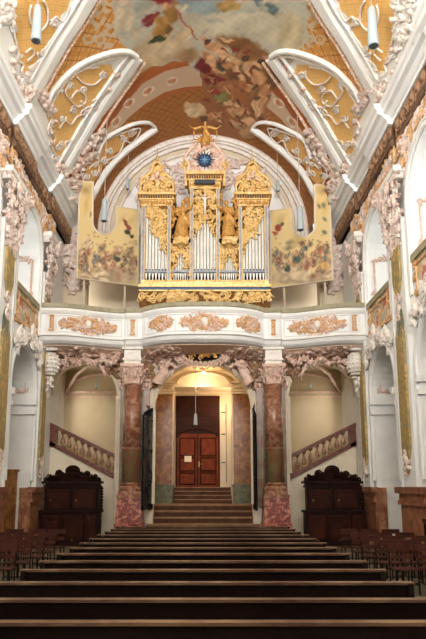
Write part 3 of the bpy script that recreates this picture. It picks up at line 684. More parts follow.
# door
t = empty('door_1', (-.27, 28.55, 2.0), None, None, kind='structure')
P = lambda x, y, Y=28.5: W(x, y, Y)
xa, xb = P(176.5, 487).x, P(219, 487).x; xm = (xa+xb)/2; zt = P(197, 397).z; zc = P(197, 436).z
m = MB(); m.box(xa-.05, xb+.05, 28.5, 28.58, 2.0, zt+.05); m.build('door_frame', 'doordark', t)
m = MB(); m.box(xa, xb, 28.42, 28.5, zc+.1, zt)
m.tube([(x, 28.4, z) for x, z in arc(xm, zc-.05, (xb-xa)/2-.05, PI, 0, 16, rz=.38)], .06, 5)
for k in range(3): m.box(xa+.08, xb-.08, 28.38, 28.42, zc+.5+k*.42, zc+.56+k*.42)
m.box(xa+.03, xa+.1, 28.36, 28.42, zc, zt); m.box(xb-.1, xb-.03, 28.36, 28.42, zc, zt); m.box(xm-.03, xm+.03, 28.36, 28.42, zc+.4, zt)
m.build('door_top_panel', 'doordark', t)
for x0, x1 in ((xa+.02, xm-.01), (xm+.01, xb-.02)):
    m = MB(); m.box(x0, x1, 28.44, 28.5, 2.0, zc+.1); lf = m.build('door_leaf', 'doorwood', t)
    for z0, z1 in ((2.12, 2.62), (2.72, 3.3), (3.4, zc-.1)):
        m = MB(); m.box(x0+.16, x1-.16, 28.4, 28.44, z0+.03, z1-.03); dp_ = m.build('door_panel', 'doorwood', lf)
        m = MB(); m.tube([(x0+.12, 28.42, z0), (x0+.12, 28.42, z1), (x1-.12, 28.42, z1), (x1-.12, 28.42, z0), (x0+.12, 28.42, z0)], .03, 4); m.build('panel_moulding', 'doordark', lf)
m = MB(); m.box(xm-.02, xm+.03, 28.38, 28.42, 2.0, zc+.1); m.build('door_astragal', 'doordark', t)
m = MB(); m.tube([(xm+.05, 28.42, 3.02), (xm+.05, 28.35, 3.02), (xm+.2, 28.35, 3.02)], .025, 6); m.box(xm+.02, xm+.09, 28.4, 28.42, 2.9, 3.14); m.build('door_handle', 'brass', t)
m = MB(); p0, p1 = P(184.5, 462), P(191.5, 456); m.box(p0.x, p1.x, 28.36, 28.375, p0.z, p1.z); tag(m.build('paper_notice', 'paper'), 'white sheet of paper stuck on the left leaf of the wooden entrance door', 'notice')
m = MB()
for z in (3.1, 4.4, 5.4): m.tube([(xb+.12, 28.56, z), (xb+.3, 28.56, z)], .02, 5)
m.tube([(xb+.34, 28.56, 2.2), (xb+.34, 28.56, 5.8)], .012, 4); m.build('hinge_rods', 'iron', t)
# steps
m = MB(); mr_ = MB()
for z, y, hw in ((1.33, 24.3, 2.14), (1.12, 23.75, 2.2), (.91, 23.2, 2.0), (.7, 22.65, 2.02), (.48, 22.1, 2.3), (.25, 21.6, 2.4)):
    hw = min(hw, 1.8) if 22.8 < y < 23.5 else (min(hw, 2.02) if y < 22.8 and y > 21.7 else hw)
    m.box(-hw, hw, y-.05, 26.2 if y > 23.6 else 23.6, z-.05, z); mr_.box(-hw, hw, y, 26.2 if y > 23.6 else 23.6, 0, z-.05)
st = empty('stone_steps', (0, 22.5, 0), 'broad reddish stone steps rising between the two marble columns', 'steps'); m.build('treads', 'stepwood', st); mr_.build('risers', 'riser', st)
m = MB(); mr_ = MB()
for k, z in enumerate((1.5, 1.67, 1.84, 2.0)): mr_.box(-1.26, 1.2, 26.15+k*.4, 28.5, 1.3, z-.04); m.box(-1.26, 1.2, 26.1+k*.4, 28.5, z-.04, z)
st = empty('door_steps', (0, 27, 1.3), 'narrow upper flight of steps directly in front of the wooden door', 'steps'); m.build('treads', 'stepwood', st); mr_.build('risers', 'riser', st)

# ---------------- columns, pilasters behind them and iron gates
def column(sg, side):
    cx, cy = sg*2.56, 22.3
    t = empty('marble_column', (cx, cy, 0), 'round red marble column on mottled pedestal, %s of the central steps' % side, 'column', 'gallery columns')
    m = MB(); m.box(cx-.5, cx+.5, cy-.5, cy+.5, 0, .75); m.taper(cx, cy, .75, 1.62, .47, .47, .42, .42); m.build('pedestal', 'mottled', t)
    m = MB(); m.box(cx-.44, cx+.44, cy-.44, cy+.44, 1.62, 1.74); m.box(cx-.4, cx+.4, cy-.4, cy+.4, 1.74, 1.86); m.lathe(cx, cy, [(.4, 1.86), (.42, 1.92), (.38, 2.0), (.34, 2.04), (.37, 2.1), (.33, 2.16)], 20); m.build('base', 'redmarble', t)
    m = MB(); m.lathe(cx, cy, [(.335, 2.14), (.33, 3.3), (.345, 3.32), (.345, 3.38)], 24); m.build('shaft_lower', 'mixmarble', t, smooth=True)
    m = MB(); m.lathe(cx, cy, [(.325, 3.38), (.315, 4.4), (.295, 5.66)], 24); m.build('shaft', 'redmarble', t, smooth=True)
    m = MB(); m.lathe(cx, cy, [(.29, 5.64), (.34, 5.68), (.3, 5.74), (.31, 5.9), (.38, 6.2), (.44, 6.3)], 20)
    m.box(cx-.42, cx+.42, cy-.42, cy+.42, 6.28, 6.38)
    rr = random.Random(3)
    for lv, (z, r, ln) in enumerate(((5.78, .32, .26), (5.95, .34, .28), (6.1, .4, .2))):
        for k in range(8):
            a = 2*PI*(k+.5*lv)/8
            m.tube([(cx+math.cos(a)*r, cy+math.sin(a)*r, z-.05), (cx+math.cos(a)*(r+.03), cy+math.sin(a)*(r+.03), z+ln*.6), (cx+math.cos(a)*(r+.13), cy+math.sin(a)*(r+.13), z+ln*.8), (cx+math.cos(a)*(r+.14), cy+math.sin(a)*(r+.14), z+ln*.55)], [.05, .06, .04, .02], 5)
    m.build('capital', 'pink', t, smooth=False)
    m = MB(); m.box(cx-.3, cx+.3, cy-.3, 22.9, 6.38, 6.52); m.box(cx-.34, cx+.34, cy-.34, 22.9, 6.52, 6.6); m.box(cx-.3, cx+.3, cy-.3, 22.9, 6.6, 6.92); m.box(cx-.38, cx+.38, cy-.38, 22.9, 6.92, 7.0); m.build('impost_block', 'palestucco', t)
column(-1, 'left'); column(1, 'right')
for sg in (-1, 1):
    m = MB(); m.box(*sorted((sg*1.98, sg*2.2)), 22.74, 22.9, 1.3, 5.62); m.box(*sorted((sg*2.9, sg*3.05)), 22.74, 22.9, 1.3, 5.62)
    m.box(*sorted((sg*2.2, sg*2.9)), 22.8, 22.9, 1.3, 5.62); child(m.build('marble_pilaster', 'mixmarble'), arcw)
    m = MB()
    for k in range(9): m.blob((sg*(1.96+.14*k), 22.72, 5.72), (.08, .08, .12), 6, 4)
    m.box(*sorted((sg*1.95, sg*3.1)), 22.7, 22.9, 5.86, 5.95); m.box(*sorted((sg*1.95, sg*3.1)), 22.72, 22.9, 5.58, 5.64); child(m.build('pilaster_capital', 'pink'), arcw)
def gate(sg, side, ang):
    hx, hy = sg*1.84, 22.86; t = empty('iron_gate', (hx, hy, 1.2), 'tall black wrought-iron gate leaf folded open against the %s column' % side, 'gate', 'open iron gate leaves')
    L = 1.25; d = Vector((sg*math.sin(ang), -math.cos(ang), 0)); P = lambda s, z: Vector((hx, hy, 0))+d*s+Vector((0, 0, z))
    m = MB()
    m.tube([P(0, 1.2), P(0, 5.0)], .035, 6); m.tube([P(L, 1.2), P(L, 4.5)], .035, 6)
    for z in (1.24, 2.2, 2.32, 3.3, 4.4): m.tube([P(0, z), P(L, z)], .025, 5)
    m.build('gate_frame', 'iron', t)
    for k in range(1, 10): 
        m = MB(); m.tube([P(L*k/10, 1.24), P(L*k/10, 4.45+.35*(1-k/10))], .014, 5); m.blob(P(L*k/10, 4.5+.35*(1-k/10)), (.03, .03, .08), 5, 4); m.build('bar', 'iron', t)
    m = MB(); rr = random.Random(5); fn = lambda u, v, l=0: P(u, v)
    carving(m, fn, lambda u, v: True, (.1, L-.1, 1.3, 2.15), 9, .22, .012, rr, .2); carving(m, fn, lambda u, v: True, (.05, L-.05, 2.4, 4.4), 12, .22, .011, rr, .2)
    carving(m, fn, lambda u, v: v < 5.1-u*.5, (.0, L, 4.4, 5.1), 7, .22, .012, rr, .3)
    m.build('scrollwork', 'iron', t)
gate(-1, 'left', .2); gate(1, 'right', .0)

# ---------------- stucco under the gallery
fnw = planeY(22.86)
m = MB(); m2 = MB(); rr = random.Random(21)
def spand(u, v): return math.hypot(u, v-4.84) > 2.1 and abs(u) < 2.35 and v > 5.1
carving(m, fnw, spand, (-2.3, 2.3, 5.2, 7.1), 80, .34, .045, rr)
o = m.build('central_arch_relief', 'brownrose', smooth=True); tag(o, 'rose-brown stucco scroll relief filling the spandrels over the central arch', 'relief')
for sg, side in ((-1, 'left'), (1, 'right')):
    m = MB(); figure(m, (sg*1.72, 22.5, 5.72), 1.2, arms=((.2, .1), (.5, .5)) if sg < 0 else ((.5, .5), (.2, .1)), wings=1.0, roll=-sg*.5)
    # hovering: fixed to the wall behind
    m.box(sg*1.5-.1, sg*1.5+.1, 22.5, 22.9, 6.2, 6.45)
    tag(m.build('stucco_angel', 'pink', remesh=.03), 'winged rose stucco angel reclining on the %s shoulder of the central arch' % side, 'sculpture', 'angels over the central arch')
t = empty('coat_of_arms', (0, 22.7, 6.8), 'dark carved coat of arms in a pink oval wreath above the central arch', 'coat of arms')
m = MB(); m.prism([(.62*math.cos(a), 6.8+.23*math.sin(a)) for a in np.linspace(0, 2*PI, 21)[:-1]], 'y', 22.3, 22.85); m.build('shield', 'dark', t)
m = MB(); rr = random.Random(2); carving(m, planeY(22.27), lambda u, v: (u/.55)**2+((v-6.8)/.2)**2 < 1, (-.6, .6, 6.58, 7.02), 16, .16, .025, rr); m.build('shield_carving', 'golddark', t)
m = MB()
for k in range(26):
    a = 2*PI*k/26; m.blob((.74*math.cos(a), 22.35, 6.78+.3*math.sin(a)), (.1, .08, .08), 6, 4)
    spiral(planeY(22.35), m, .95*math.cos(a), 6.78+.38*math.sin(a), .22, a, 1, .035, n=9)
m.build('wreath', 'pink', t, smooth=True)
# garlands and putti over the side arches
for sg, side in ((-1, 'left'), (1, 'right')):
    t = empty('stucco_garland', (sg*4.5, 22.7, 6.8), 'pink fruit and leaf garland in swags over the %s side arch' % side, 'garland')
    for k in range(4):
        x0 = 3.15+k*.6; m = MB()
        for q in range(9):
            tt_ = q/8; x = x0+.6*tt_; z = 6.74-.22*math.sin(tt_*PI); 
            for w_ in range(3): m.blob((sg*x+rnd.uniform(-.05, .05), 22.5-rnd.uniform(0, .12), z+rnd.uniform(-.08, .08)), (rnd.uniform(.05, .09),)*3, 6, 4)
            leaf(planeY(22.42), m, sg*x, z, .2, rnd.uniform(0, 6), .035)
        m.build('swag', 'pink', t, smooth=True)
    m = MB(); rr = random.Random(31)
    def side_in(u, v): return math.hypot(abs(u)-4.52, v-5.3) > 1.45 and v > 5.6
    carving(m, planeY(22.84), side_in, (min(sg*3.2, sg*5.8), max(sg*3.2, sg*5.8), 5.7, 7.0), 60, .3, .045, rr)
    m.build('relief_ground', 'brownrose', t, smooth=True)
    for px_, pz, rl, wh in ((3.55, 5.95, .5, 'beside the marble column'), (5.35, 6.15, -.7, 'next to the side wall')):
        m = MB(); figure(m, (sg*px_, 22.6, pz), .85, arms=((.6, .5), (.5, .2)), robe=False, roll=sg*rl, scale_w=1.2, legs=((.15, .1), (-.1, .05)))
        m.blob((sg*px_, 22.75, pz+.45), (.12, .16, .12), 6, 5)
        tag(m.build('putto', 'pink', remesh=.025), 'small pink stucco putto on the %s side arch, %s' % (side, wh), 'sculpture', 'putti under the gallery')
    # big scallop console where the gallery meets the side wall
    m = MB(); rr = random.Random(33)
    m.blob((sg*5.52, 22.0, 6.38), (.32, .3, .42), 18, 12)
    for q in range(9):
        for w_ in range(7):
            a = PI*1.1*q/8-.1; e = -1.1+2.2*w_/6; m.blob((sg*5.52+.32*math.cos(a)*math.cos(e), 22.0-.31*math.sin(a)*math.cos(e), 6.38+.42*math.sin(e)), .055, 6, 4)
    m.tube([(sg*5.25, 21.8, 6.9), (sg*5.5, 21.68, 6.86), (sg*5.75, 21.8, 6.9)], .07, 6)
    m.blob((sg*5.62, 22.2, 5.72), (.16, .18, .3), 10, 7); m.blob((sg*5.66, 22.25, 5.35), (.1, .12, .22), 8, 6); m.box(*sorted((sg*5.55, sg*5.84)), 22.15, 22.7, 5.3, 7.0)
    for q in range(8): leaf(planeY(21.98), m, sg*5.55+rr.uniform(-.12, .12), 5.5+q*.06, .22, rr.uniform(0, 6), .04)
    tag(m.build('scallop_console', 'palestucco', smooth=True), 'bulging shell-shaped white stucco console under the %s end of the gallery' % side, 'console')
    # pendant swirl below console
# ================================================================== THE GALLERY
def yfront(x):
    a = abs(x)
    if a > 2.83: 
        tt_ = min((a-2.83)/(5.2-2.83), 1); return 22.0-.75*(.5-.5*math.cos(PI*tt_))
    if a > 2.26: return 21.9
    return 21.95-.85*math.cos(PI/2*(a/2.26)**1.6)**.8 if a < 2.26 else 21.95
g = empty('organ_gallery', (0, 22.5, 6.9), 'white curving gallery parapet with rose-gold stucco cartouches carried by two marble columns', 'balcony')
path = []
N = 120
for i in range(N+1):
    x = -5.78+11.56*i/N; e = .02; dy = (yfront(x+e)-yfront(x-e))/(2*e); n = Vector((dy, -1, 0)).normalized(); path.append((x, yfront(x), n.x*0+0, -1))
def gl(prof, name, mt):
    m = MB(); m.sweep(path, prof); return m.build(name, mt, g)
gl([(.06, 8.24), (.12, 8.26), (.12, 8.42), (-.3, 8.42), (-.3, 8.24)], 'rim', 'olive')
gl([(.0, 8.04), (.05, 8.08), (.1, 8.16), (.11, 8.24), (-.28, 8.24), (-.28, 8.04)], 'upper_cornice', 'white')
gl([(0, 7.3), (0, 8.05), (-.25, 8.05), (-.25, 7.3)], 'parapet_wall', 'coolwhite')
gl([(0, 7.34), (.08, 7.32), (.12, 7.25), (.05, 7.22), (.0, 7.1), (-.12, 7.02), (-.3, 6.98), (-.5, 6.96), (-.5, 7.34)], 'lower_cornice', 'white')
m = MB()   # dentils of the rim
for i in range(200):
    x = -5.7+11.4*i/199; m.box(x-.016, x+.016, yfront(x)-.14, yfront(x)-.1, 8.27, 8.4)
m.build('rim_flutes', 'olive', g)
m = MB(); vs = []
for x, y, _, _ in path: vs += [(x, y+.3, 6.96), (x, 22.95, 6.7), (x, 22.95, 7.1), (x, y+.3, 7.1)]
m.add(vs, [(i*4+j, i*4+(j+1) % 4, (i+1)*4+(j+1) % 4, (i+1)*4+j) for i in range(N) for j in range(4)]); m.build('underside', 'cove', g)
m = MB(); rr = random.Random(55)
def cv(u, v, l=0):
    v = min(max(v, 0), 1); y0 = yfront(u)+.34; return (u, y0+(22.88-y0)*v, 6.95-.27*v-l)
for q in range(150):
    u, v = rr.uniform(-5.6, 5.6), rr.uniform(.1, .95); u = u+math.copysign(.9, u) if abs(u) < .9 else u; spiral(cv, m, u, v, .3, rr.uniform(0, 6), rr.choice((1, -1)), .035, n=9); leaf(cv, m, u, v, .3, rr.uniform(0, 6), .05)
m.build('cove_stucco', 'pink', g, smooth=True)
def fg(u, v, l=0): return (u, yfront(u)-.02-l, v)
def frame(x0, x1, z0, z1, nm='panel_moulding'):
    m = MB(); pts = [(x0+(x1-x0)*k/10, z0) for k in range(11)]+[(x1-(x1-x0)*k/10, z1) for k in range(11)]+[(x0, z0)]
    m.tube([fg(*p) for p in pts], .022, 5); return m.build(nm, 'white', g)
def cartouche(cx, hw, hz, big=True):
    frame(cx-hw-.16, cx+hw+.16, 7.4, 8.0)
    cz = 7.7; m = MB(); rr = random.Random(int(cx*10)+99); mg = MB()
    npt = 40
    outl_ = [(cx+hw*math.cos(a)*(1-.12*math.cos(3*a)**2), cz+hz*math.sin(a)*(.72+.28*math.cos(4*a))) for a in np.linspace(0, 2*PI, npt)]
    mg.tube([fg(*p) for p in outl_], .03, 5)
    for k in range(0, npt, 2): spiral(fg, mg, outl_[k][0], outl_[k][1], .13, rr.uniform(0, 6), rr.choice((1, -1)), .022, n=9)
    carving(m, fg, lambda u, v: ((u-cx)/hw)**2+((v-cz)/hz)**2 < .85, (cx-hw, cx+hw, cz-hz, cz+hz), int(46*hw), .15, .026, rr)
    carving(mg, fg, lambda u, v: ((u-cx)/hw)**2+((v-cz)/hz)**2 < .9, (cx-hw, cx+hw, cz-hz, cz+hz), int(36*hw), .15, .024, rr)
    m.build('stucco_cartouche', 'pink', g, smooth=True); mg.build('gilt_scrolls', 'ochre', g, smooth=True)
    if big:
        m = MB(); m.blob((cx, yfront(cx)-.06, cz+.02), (.12, .08, .16), 10, 7); m.build('cartouche_boss', 'palestucco', g, smooth=True)
        for z, w_ in ((7.36, .4), (8.07, .45)):
            m = MB()
            for k in range(14): spiral(fg, m, cx+rr.uniform(-w_, w_), z, .08, rr.uniform(0, 6), 1, .018, n=8)
            m.build('small_relief', 'rose', g)
cartouche(.06, .85, .27); cartouche(-1.5, .4, .26, False); cartouche(1.62, .4, .26, False); cartouche(-4.1, .98, .27); cartouche(4.1, .98, .27)
for x in (-5.35, -2.56, 2.56, 5.35):
    m = MB(); frame(x-.17, x+.17, 7.38, 8.02)
    m.tube([fg(x-.05, 7.48), fg(x-.05, 7.95)], .03, 5); m.tube([fg(x+.05, 7.48), fg(x+.05, 7.95)], .03, 5)
    for k in range(7): m.tube([fg(x-.07, 7.48+.078*k), fg(x+.07, 7.48+.078*k)], .022, 5)
    for z in (7.46, 7.97): m.tube([fg(x-.1, z), fg(x, z+(.03 if z > 7.7 else -.03)), fg(x+.1, z)], .03, 5)
    m.build('gilt_pilaster_drop', 'ochre', g)

# ================================================================== THE ORGAN
OY = 22.75; OC = .07
org = empty('pipe_organ', (OC, OY, 7.05), 'gilt and blue-grey pipe organ case with silver pipes on the gallery', 'organ')
def zy(py): return W(205, py, OY).z
zb0, zb1 = zy(303), zy(292); zp = zy(285); zft = zy(281)
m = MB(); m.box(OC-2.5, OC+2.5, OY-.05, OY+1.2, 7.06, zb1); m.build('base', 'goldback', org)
m = MB(); rr = random.Random(71); carving(m, planeY(OY-.08), lambda u, v: True, (OC-2.45, OC+2.45, zb0+.05, zb1-.05), 90, .22, .03, rr, 1)
for x in (-2.4, 2.4): m.tube([(OC+x+.16*math.cos(t*.7)*(1-t/14), OY-.1, (zb0+zb1)/2+.18*math.sin(t*.7)*(1-t/14)) for t in range(13)], .04, 6)
m.build('base_frieze', 'gold', org, smooth=True)
m = MB(); m.box(OC-2.44, OC+2.44, OY-.16, OY+1, zb1+.06, zb1+.14); m.build('blue_fillet', 'blueline', org)
m = MB(); m.box(OC-2.5, OC+2.5, OY-.12, OY+1, zb1, zb1+.06); m.box(OC-2.52, OC+2.52, OY-.22, OY+1, zb1+.14, zb1+.24); m.box(OC-2.44, OC+2.44, OY-.14, OY+1, zb1+.24, zft); m.build('plinth_cornice', 'gold', org)
bx = [-2.38, -1.38, -.51, .51, 1.38, 2.38]
ztop_side = zy(207); ztop_c = zy(190); zbay = zy(243)
m = MB()
m.box(OC-2.36, OC+2.36, OY+.25, OY+1.1, zft, ztop_side); m.box(OC-.5, OC+.5, OY+.2, OY+1.1, ztop_side, ztop_c)
m.build('case_interior', 'dark', org)
m = MB()
for s_ in (-1, 1): m.box(OC+s_*2.46-.03, OC+s_*2.46+.03, OY, OY+1.15, zb1, ztop_side)
m.build('case_side', 'bluegrey', org)
for x in bx:
    m = MB(); zt_ = ztop_c if abs(x) < 1 else ztop_side
    m.box(OC+x-.055, OC+x+.055, OY-.1, OY+.05, zft, zt_); pst = m.build('post', 'bluegrey', org)
    m = MB(); m.box(OC+x-.07, OC+x-.045, OY-.12, OY+.0, zft, zt_); m.box(OC+x+.045, OC+x+.07, OY-.12, OY+.0, zft, zt_); m.build('gilt_edge', 'gold', pst)
def pipe(x, z0, z1, r):
    m = MB(); zm = z0+.36*min(1, r/.05)
    m.lathe(OC+x, OY+.05, [(r*.25, z0), (r, zm), (r, zm+.02), (r, z1), (r*.6, z1)], 12); p = m.build('pipe', 'pipe', org, smooth=False)
    m = MB(); m.box(OC+x-r*.5, OC+x+r*.5, OY+.05-r-.012, OY+.05-r*.8, zm+.03, zm+.09); m.build('pipe_mouth', 'dark', p)
tops = []
for sg in (-1, 1):
    for k in range(7):
        x = sg*(2.255-.125*k); zt_ = zy(214+5.4*k+(1 if k > 3 else 0)); pipe(x, zft+.02, zt_, .056); tops.append((x, zt_))
    for k in range(7):
        x = sg*.93+(k-3)*.088; pipe(x, zft+.02, zy(249+7.0*abs(k-3)**.9), .038)
for k in range(7):
    x = (k-3)*.128; pipe(x, zft+.02, zy(217+6.5*abs(k-3)), .058)
# carved gilt screens above the pipes, each with its backing
def screen(x0, x1, ztop, zf, n, nm='carved_screen'):
    """zf(x): lower edge"""
    K = 14; pts = [(OC+x0+(x1-x0)*i/K, zf(x0+(x1-x0)*i/K)) for i in range(K+1)]
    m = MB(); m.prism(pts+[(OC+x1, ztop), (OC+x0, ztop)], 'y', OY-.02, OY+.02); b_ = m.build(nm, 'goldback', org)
    m = MB(); rr = random.Random(int(n+x0*100))
    ins = lambda u, v: v > zf(u-OC)-.02
    zl = min(p[1] for p in pts); carving(m, planeY(OY-.05), ins, (OC+x0+.04, OC+x1-.04, zl, ztop), int(n*.72), .2, .022, rr, .8)
    for i in range(K+1): m.blob((pts[i][0], OY-.04, pts[i][1]), (.06, .05, .07), 6, 4)
    m.build('gilt_scrolls', 'gold', b_, smooth=True)
zl0, zl1 = zy(216), zy(254)
for sg in (-1, 1):
    a, b = sorted((sg*2.33, sg*1.43)); screen(a, b, ztop_side, lambda x: zy(213+(2.32-abs(x))/.88*40+3*math.sin(abs(x)*14)), 110)
    a, b = sorted((sg*1.31, sg*.55)); screen(a, b, zbay, lambda x: zy(248+ (abs(abs(x)-.93)/.38)**1.0*32), 70)
screen(-.45, .45, ztop_c, lambda x: zy(215+(abs(x)/.45)**.9*24), 110)
# lower rails of each bay
m = MB(); m.box(OC-2.3, OC+2.3, OY-.08, OY, zy(273), zy(271)); m.build('pipe_rail', 'bluegrey', org)
m = MB()
for i in range(60): m.blob((OC-2.25+4.5*i/59, OY-.14, zft-.04), (.03, .03, .04), 5, 4)
m.build('gilt_bead_rail', 'gold', org)
# entablatures
def entab(x0, x1, z, hh, nm):
    t = MB(); t.box(OC+x0, OC+x1, OY-.12, OY+.9, z, z+hh*.45); t.box(OC+x0-.06, OC+x1+.06, OY-.2, OY+.95, z+hh*.45, z+hh*.55); t.box(OC+x0-.12, OC+x1+.12, OY-.28, OY+1, z+hh*.8, z+hh)
    e = t.build(nm, 'gold', org)
    t = MB(); n = int((x1-x0)/.09)
    for i in range(n): t.box(OC+x0+(i+.25)*(x1-x0)/n, OC+x0+(i+.7)*(x1-x0)/n, OY-.24, OY-.1, z+hh*.62, z+hh*.74)
    t.build('dentils', 'darkblue', e); t = MB(); t.box(OC+x0-.04, OC+x1+.04, OY-.14, OY+.9, z+hh*.55, z+hh*.8); t.build('dentil_band', 'golddark', e)
    t = MB(); rr = random.Random(8)
    for i in range(int((x1-x0)/.12)): spiral(planeY(OY-.14), t, OC+x0+.06+i*.12, z+hh*.22, .14, rr.uniform(0, 6), 1, .02, n=8)
    t.build('scroll_frieze', 'golddark', e)
for sg in (-1, 1):
    a, b = sorted((sg*2.5, sg*1.26)); entab(a, b, ztop_side, zy(195)-ztop_side, 'tower_entablature')
entab(-.62, .62, ztop_c, zy(174)-ztop_c, 'centre_entablature')
m = MB(); m.box(OC-.4, OC+.4, OY-.3, OY-.2, zy(187), zy(183)); m.build('dark_tablet', 'darkblue', org)
# tower crowns: broken scroll pediments with a head, urn and finial
for sg in (-1, 1):
    cx = OC+sg*1.88; zb_ = zy(195); t = MB(); rr = random.Random(77)
    t.prism([(cx-.62, zb_), (cx+.62, zb_), (cx+.6, zb_+.35), (cx+.44, zb_+.68), (cx+.2, zb_+1.0), (cx+.08, zb_+1.3), (cx-.08, zb_+1.3), (cx-.2, zb_+1.0), (cx-.44, zb_+.68), (cx-.6, zb_+.35)], 'y', OY-.02, OY+.14)
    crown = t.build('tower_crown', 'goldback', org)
    t = MB()
    for s_ in (-1, 1):
        t.tube(smooth_curve([(cx+s_*.62, OY-.14, zb_+.05), (cx+s_*.66, OY-.14, zb_+.3), (cx+s_*.5, OY-.14, zb_+.5), (cx+s_*.38, OY-.14, zb_+.36), (cx+s_*.5, OY-.14, zb_+.26)], 5), .055, 6)
        t.tube(smooth_curve([(cx+s_*.66, OY-.12, zb_+.3), (cx+s_*.6, OY-.12, zb_+.6), (cx+s_*.4, OY-.12, zb_+.78), (cx+s_*.22, OY-.12, zb_+.95), (cx+s_*.17, OY-.12, zb_+1.18), (cx+s_*.05, OY-.12, zb_+1.34)], 5), .06, 6)
        t.tube(smooth_curve([(cx+s_*.1, OY-.16, zb_+.3), (cx+s_*.3, OY-.16, zb_+.22), (cx+s_*.3, OY-.16, zb_+.5), (cx+s_*.14, OY-.16, zb_+.56)], 5), .045, 6)
    carving(t, planeY(OY-.08), lambda u, v: abs(u-cx) < .68-(v-zb_)*.46, (cx-.55, cx+.55, zb_+.02, zb_+1.25), 60, .2, .03, rr)
    for k in range(9): t.blob((cx-.56+.14*k, OY-.2, zb_+.04), (.05, .05, .06), 6, 4)
    t.build('gilt_scrolls', 'gold', crown, smooth=True)
    t = MB(); t.blob((cx, OY-.2, zb_+.72), (.09, .09, .12), 10, 8); t.blob((cx, OY-.17, zb_+.8), (.11, .09, .1), 8, 6); t.blob((cx, OY-.29, zb_+.7), .02, 5, 4)
    for s_ in (-1, 1):
        for q in range(3): t.tube([(cx+s_*.06, OY-.15, zb_+.6), (cx+s_*(.2+.03*q), OY-.15, zb_+.7-.07*q), (cx+s_*.3, OY-.15, zb_+.6-.1*q)], [.03, .035, .01], 5)
    t.build('winged_head', 'pink', crown, smooth=True)
    t = MB(); t.lathe(cx, OY, [(.05, zb_+1.3), (.11, zb_+1.36), (.05, zb_+1.42), (.08, zb_+1.5), (.03, zb_+1.56), (.055, zb_+1.64), (.02, zb_+1.7), (.015, zy(148))], 10)
    t.build('finial', 'gold', crown, smooth=True)
# middle bays: niche with bowl base
for sg in (-1, 1):
    cx = OC+sg*.93; t = MB()
    t.box(cx-.38, cx+.38, OY+.15, OY+.25, zbay, ztop_side); t.box(cx-.38, cx+.38, OY-.25, OY+.2, zbay-.02, zbay+.08)
    nb = t.build('niche', 'dark', org)
    t = MB(); t.lathe(cx, OY-.08, [(.04, zbay-.28), (.16, zbay-.16), (.3, zbay), (.34, zbay+.1), (.28, zbay+.14)], 16)
    rr = random.Random(4)
    for q in range(14): spiral(planeY(OY-.35), t, cx+rr.uniform(-.28, .28), zbay+rr.uniform(-.12, .1), .15, rr.uniform(0, 6), 1, .025, n=8)
    t.build('niche_bowl', 'gold', nb, smooth=True)
    t = MB(); rr = random.Random(6)
    carving(t, planeY(OY+.08), lambda u, v: abs(u-cx) > .27+.04*math.sin(v*9), (cx-.38, cx+.38, zbay+.1, ztop_side+.5), 34, .18, .028, rr); t.build('niche_foliage', 'golddark', nb, smooth=True)
    m = MB(); figure(m, (cx, OY-.1, zbay+.13), 1.6, arms=((.12, -.1), (.22, .75)) if sg < 0 else ((.22, .75), (.12, -.1)), wings=.75, roll=sg*-.06)
    tag(m.build('gilt_angel', 'golddark', remesh=.03), 'gilded winged angel statue in the niche just %s of the organ centre' % ('left' if sg < 0 else 'right'), 'statue', 'angels in the organ niches')
# crucifix-like white figure on the centre screen
t = empty('crucifix', (OC, OY-.16, zy(225)), 'small white figure on a gold cross before the central organ pipes', 'crucifix')
m = MB(); m.box(OC-.02, OC+.02, OY-.14, OY-.09, zy(228), zy(192)); m.box(OC-.26, OC+.26, OY-.14, OY-.09, zy(200), zy(198.6)); m.build('cross', 'gold', t)
m = MB(); z_ = zy(217); k = (zy(196)-z_)
m.tube([(OC, OY-.17, z_), (OC+.01, OY-.2, z_+k*.35), (OC, OY-.17, z_+k*.55), (OC, OY-.17, z_+k*.8), (OC, OY-.18, z_+k*.86)], [.02, .04, .05, .065, .02], 8); m.blob((OC, OY-.2, z_+k*.93), (.04, .04, .05), 8, 6)
for s_ in (-1, 1): m.tube([(OC+s_*.05, OY-.17, z_+k*.79), (OC+s_*.15, OY-.16, z_+k*.84), (OC+s_*.25, OY-.15, z_+k*.9)], [.022, .018, .012], 6)
m.build('corpus', 'palestucco', t, smooth=True)
# clock-like blue star medallion and its gilt gable
zc_ = zy(160); gb = MB()
gb.prism([(OC-.62, zy(174)), (OC+.62, zy(174)), (OC+.55, zy(168))]+[(OC+.5*math.cos(a), zc_+.55*math.sin(a)) for a in np.linspace(.1, PI-.1, 12)]+[(OC-.55, zy(168))], 'y', OY+.1, OY+.3)
gb_ = gb.build('gable', 'rose', org)
t = empty('star_medallion', (OC, OY, zc_), 'round deep-blue star medallion with spiky dark rays above the organ centre', 'medallion')
m = MB(); m.prism([(OC+.26*math.cos(a), zc_+.26*math.sin(a)) for a in np.linspace(0, 2*PI, 29)[:-1]], 'y', OY-.02, OY+.1); m.build('blue_disc', 'deepblue', t)
m = MB()
for k in range(16):
    a = 2*PI*k/16; r1 = .44 if k % 2 == 0 else .36
    m.tube([(OC+.2*math.cos(a), OY-.03, zc_+.2*math.sin(a)), (OC+r1*math.cos(a), OY-.03, zc_+r1*math.sin(a))], [.034, .01], 5)
m.build('dark_rays', 'darkblue', t)
m = MB(); m.blob((OC, OY-.04, zc_), (.06, .04, .06), 10, 6)
for k in range(8):
    a = 2*PI*k/8; m.tube([(OC, OY-.035, zc_), (OC+.24*math.cos(a), OY-.035, zc_+.24*math.sin(a))], [.02, .006], 5)
m.build('star', 'paleblue', t)
m = MB(); rr = random.Random(15)
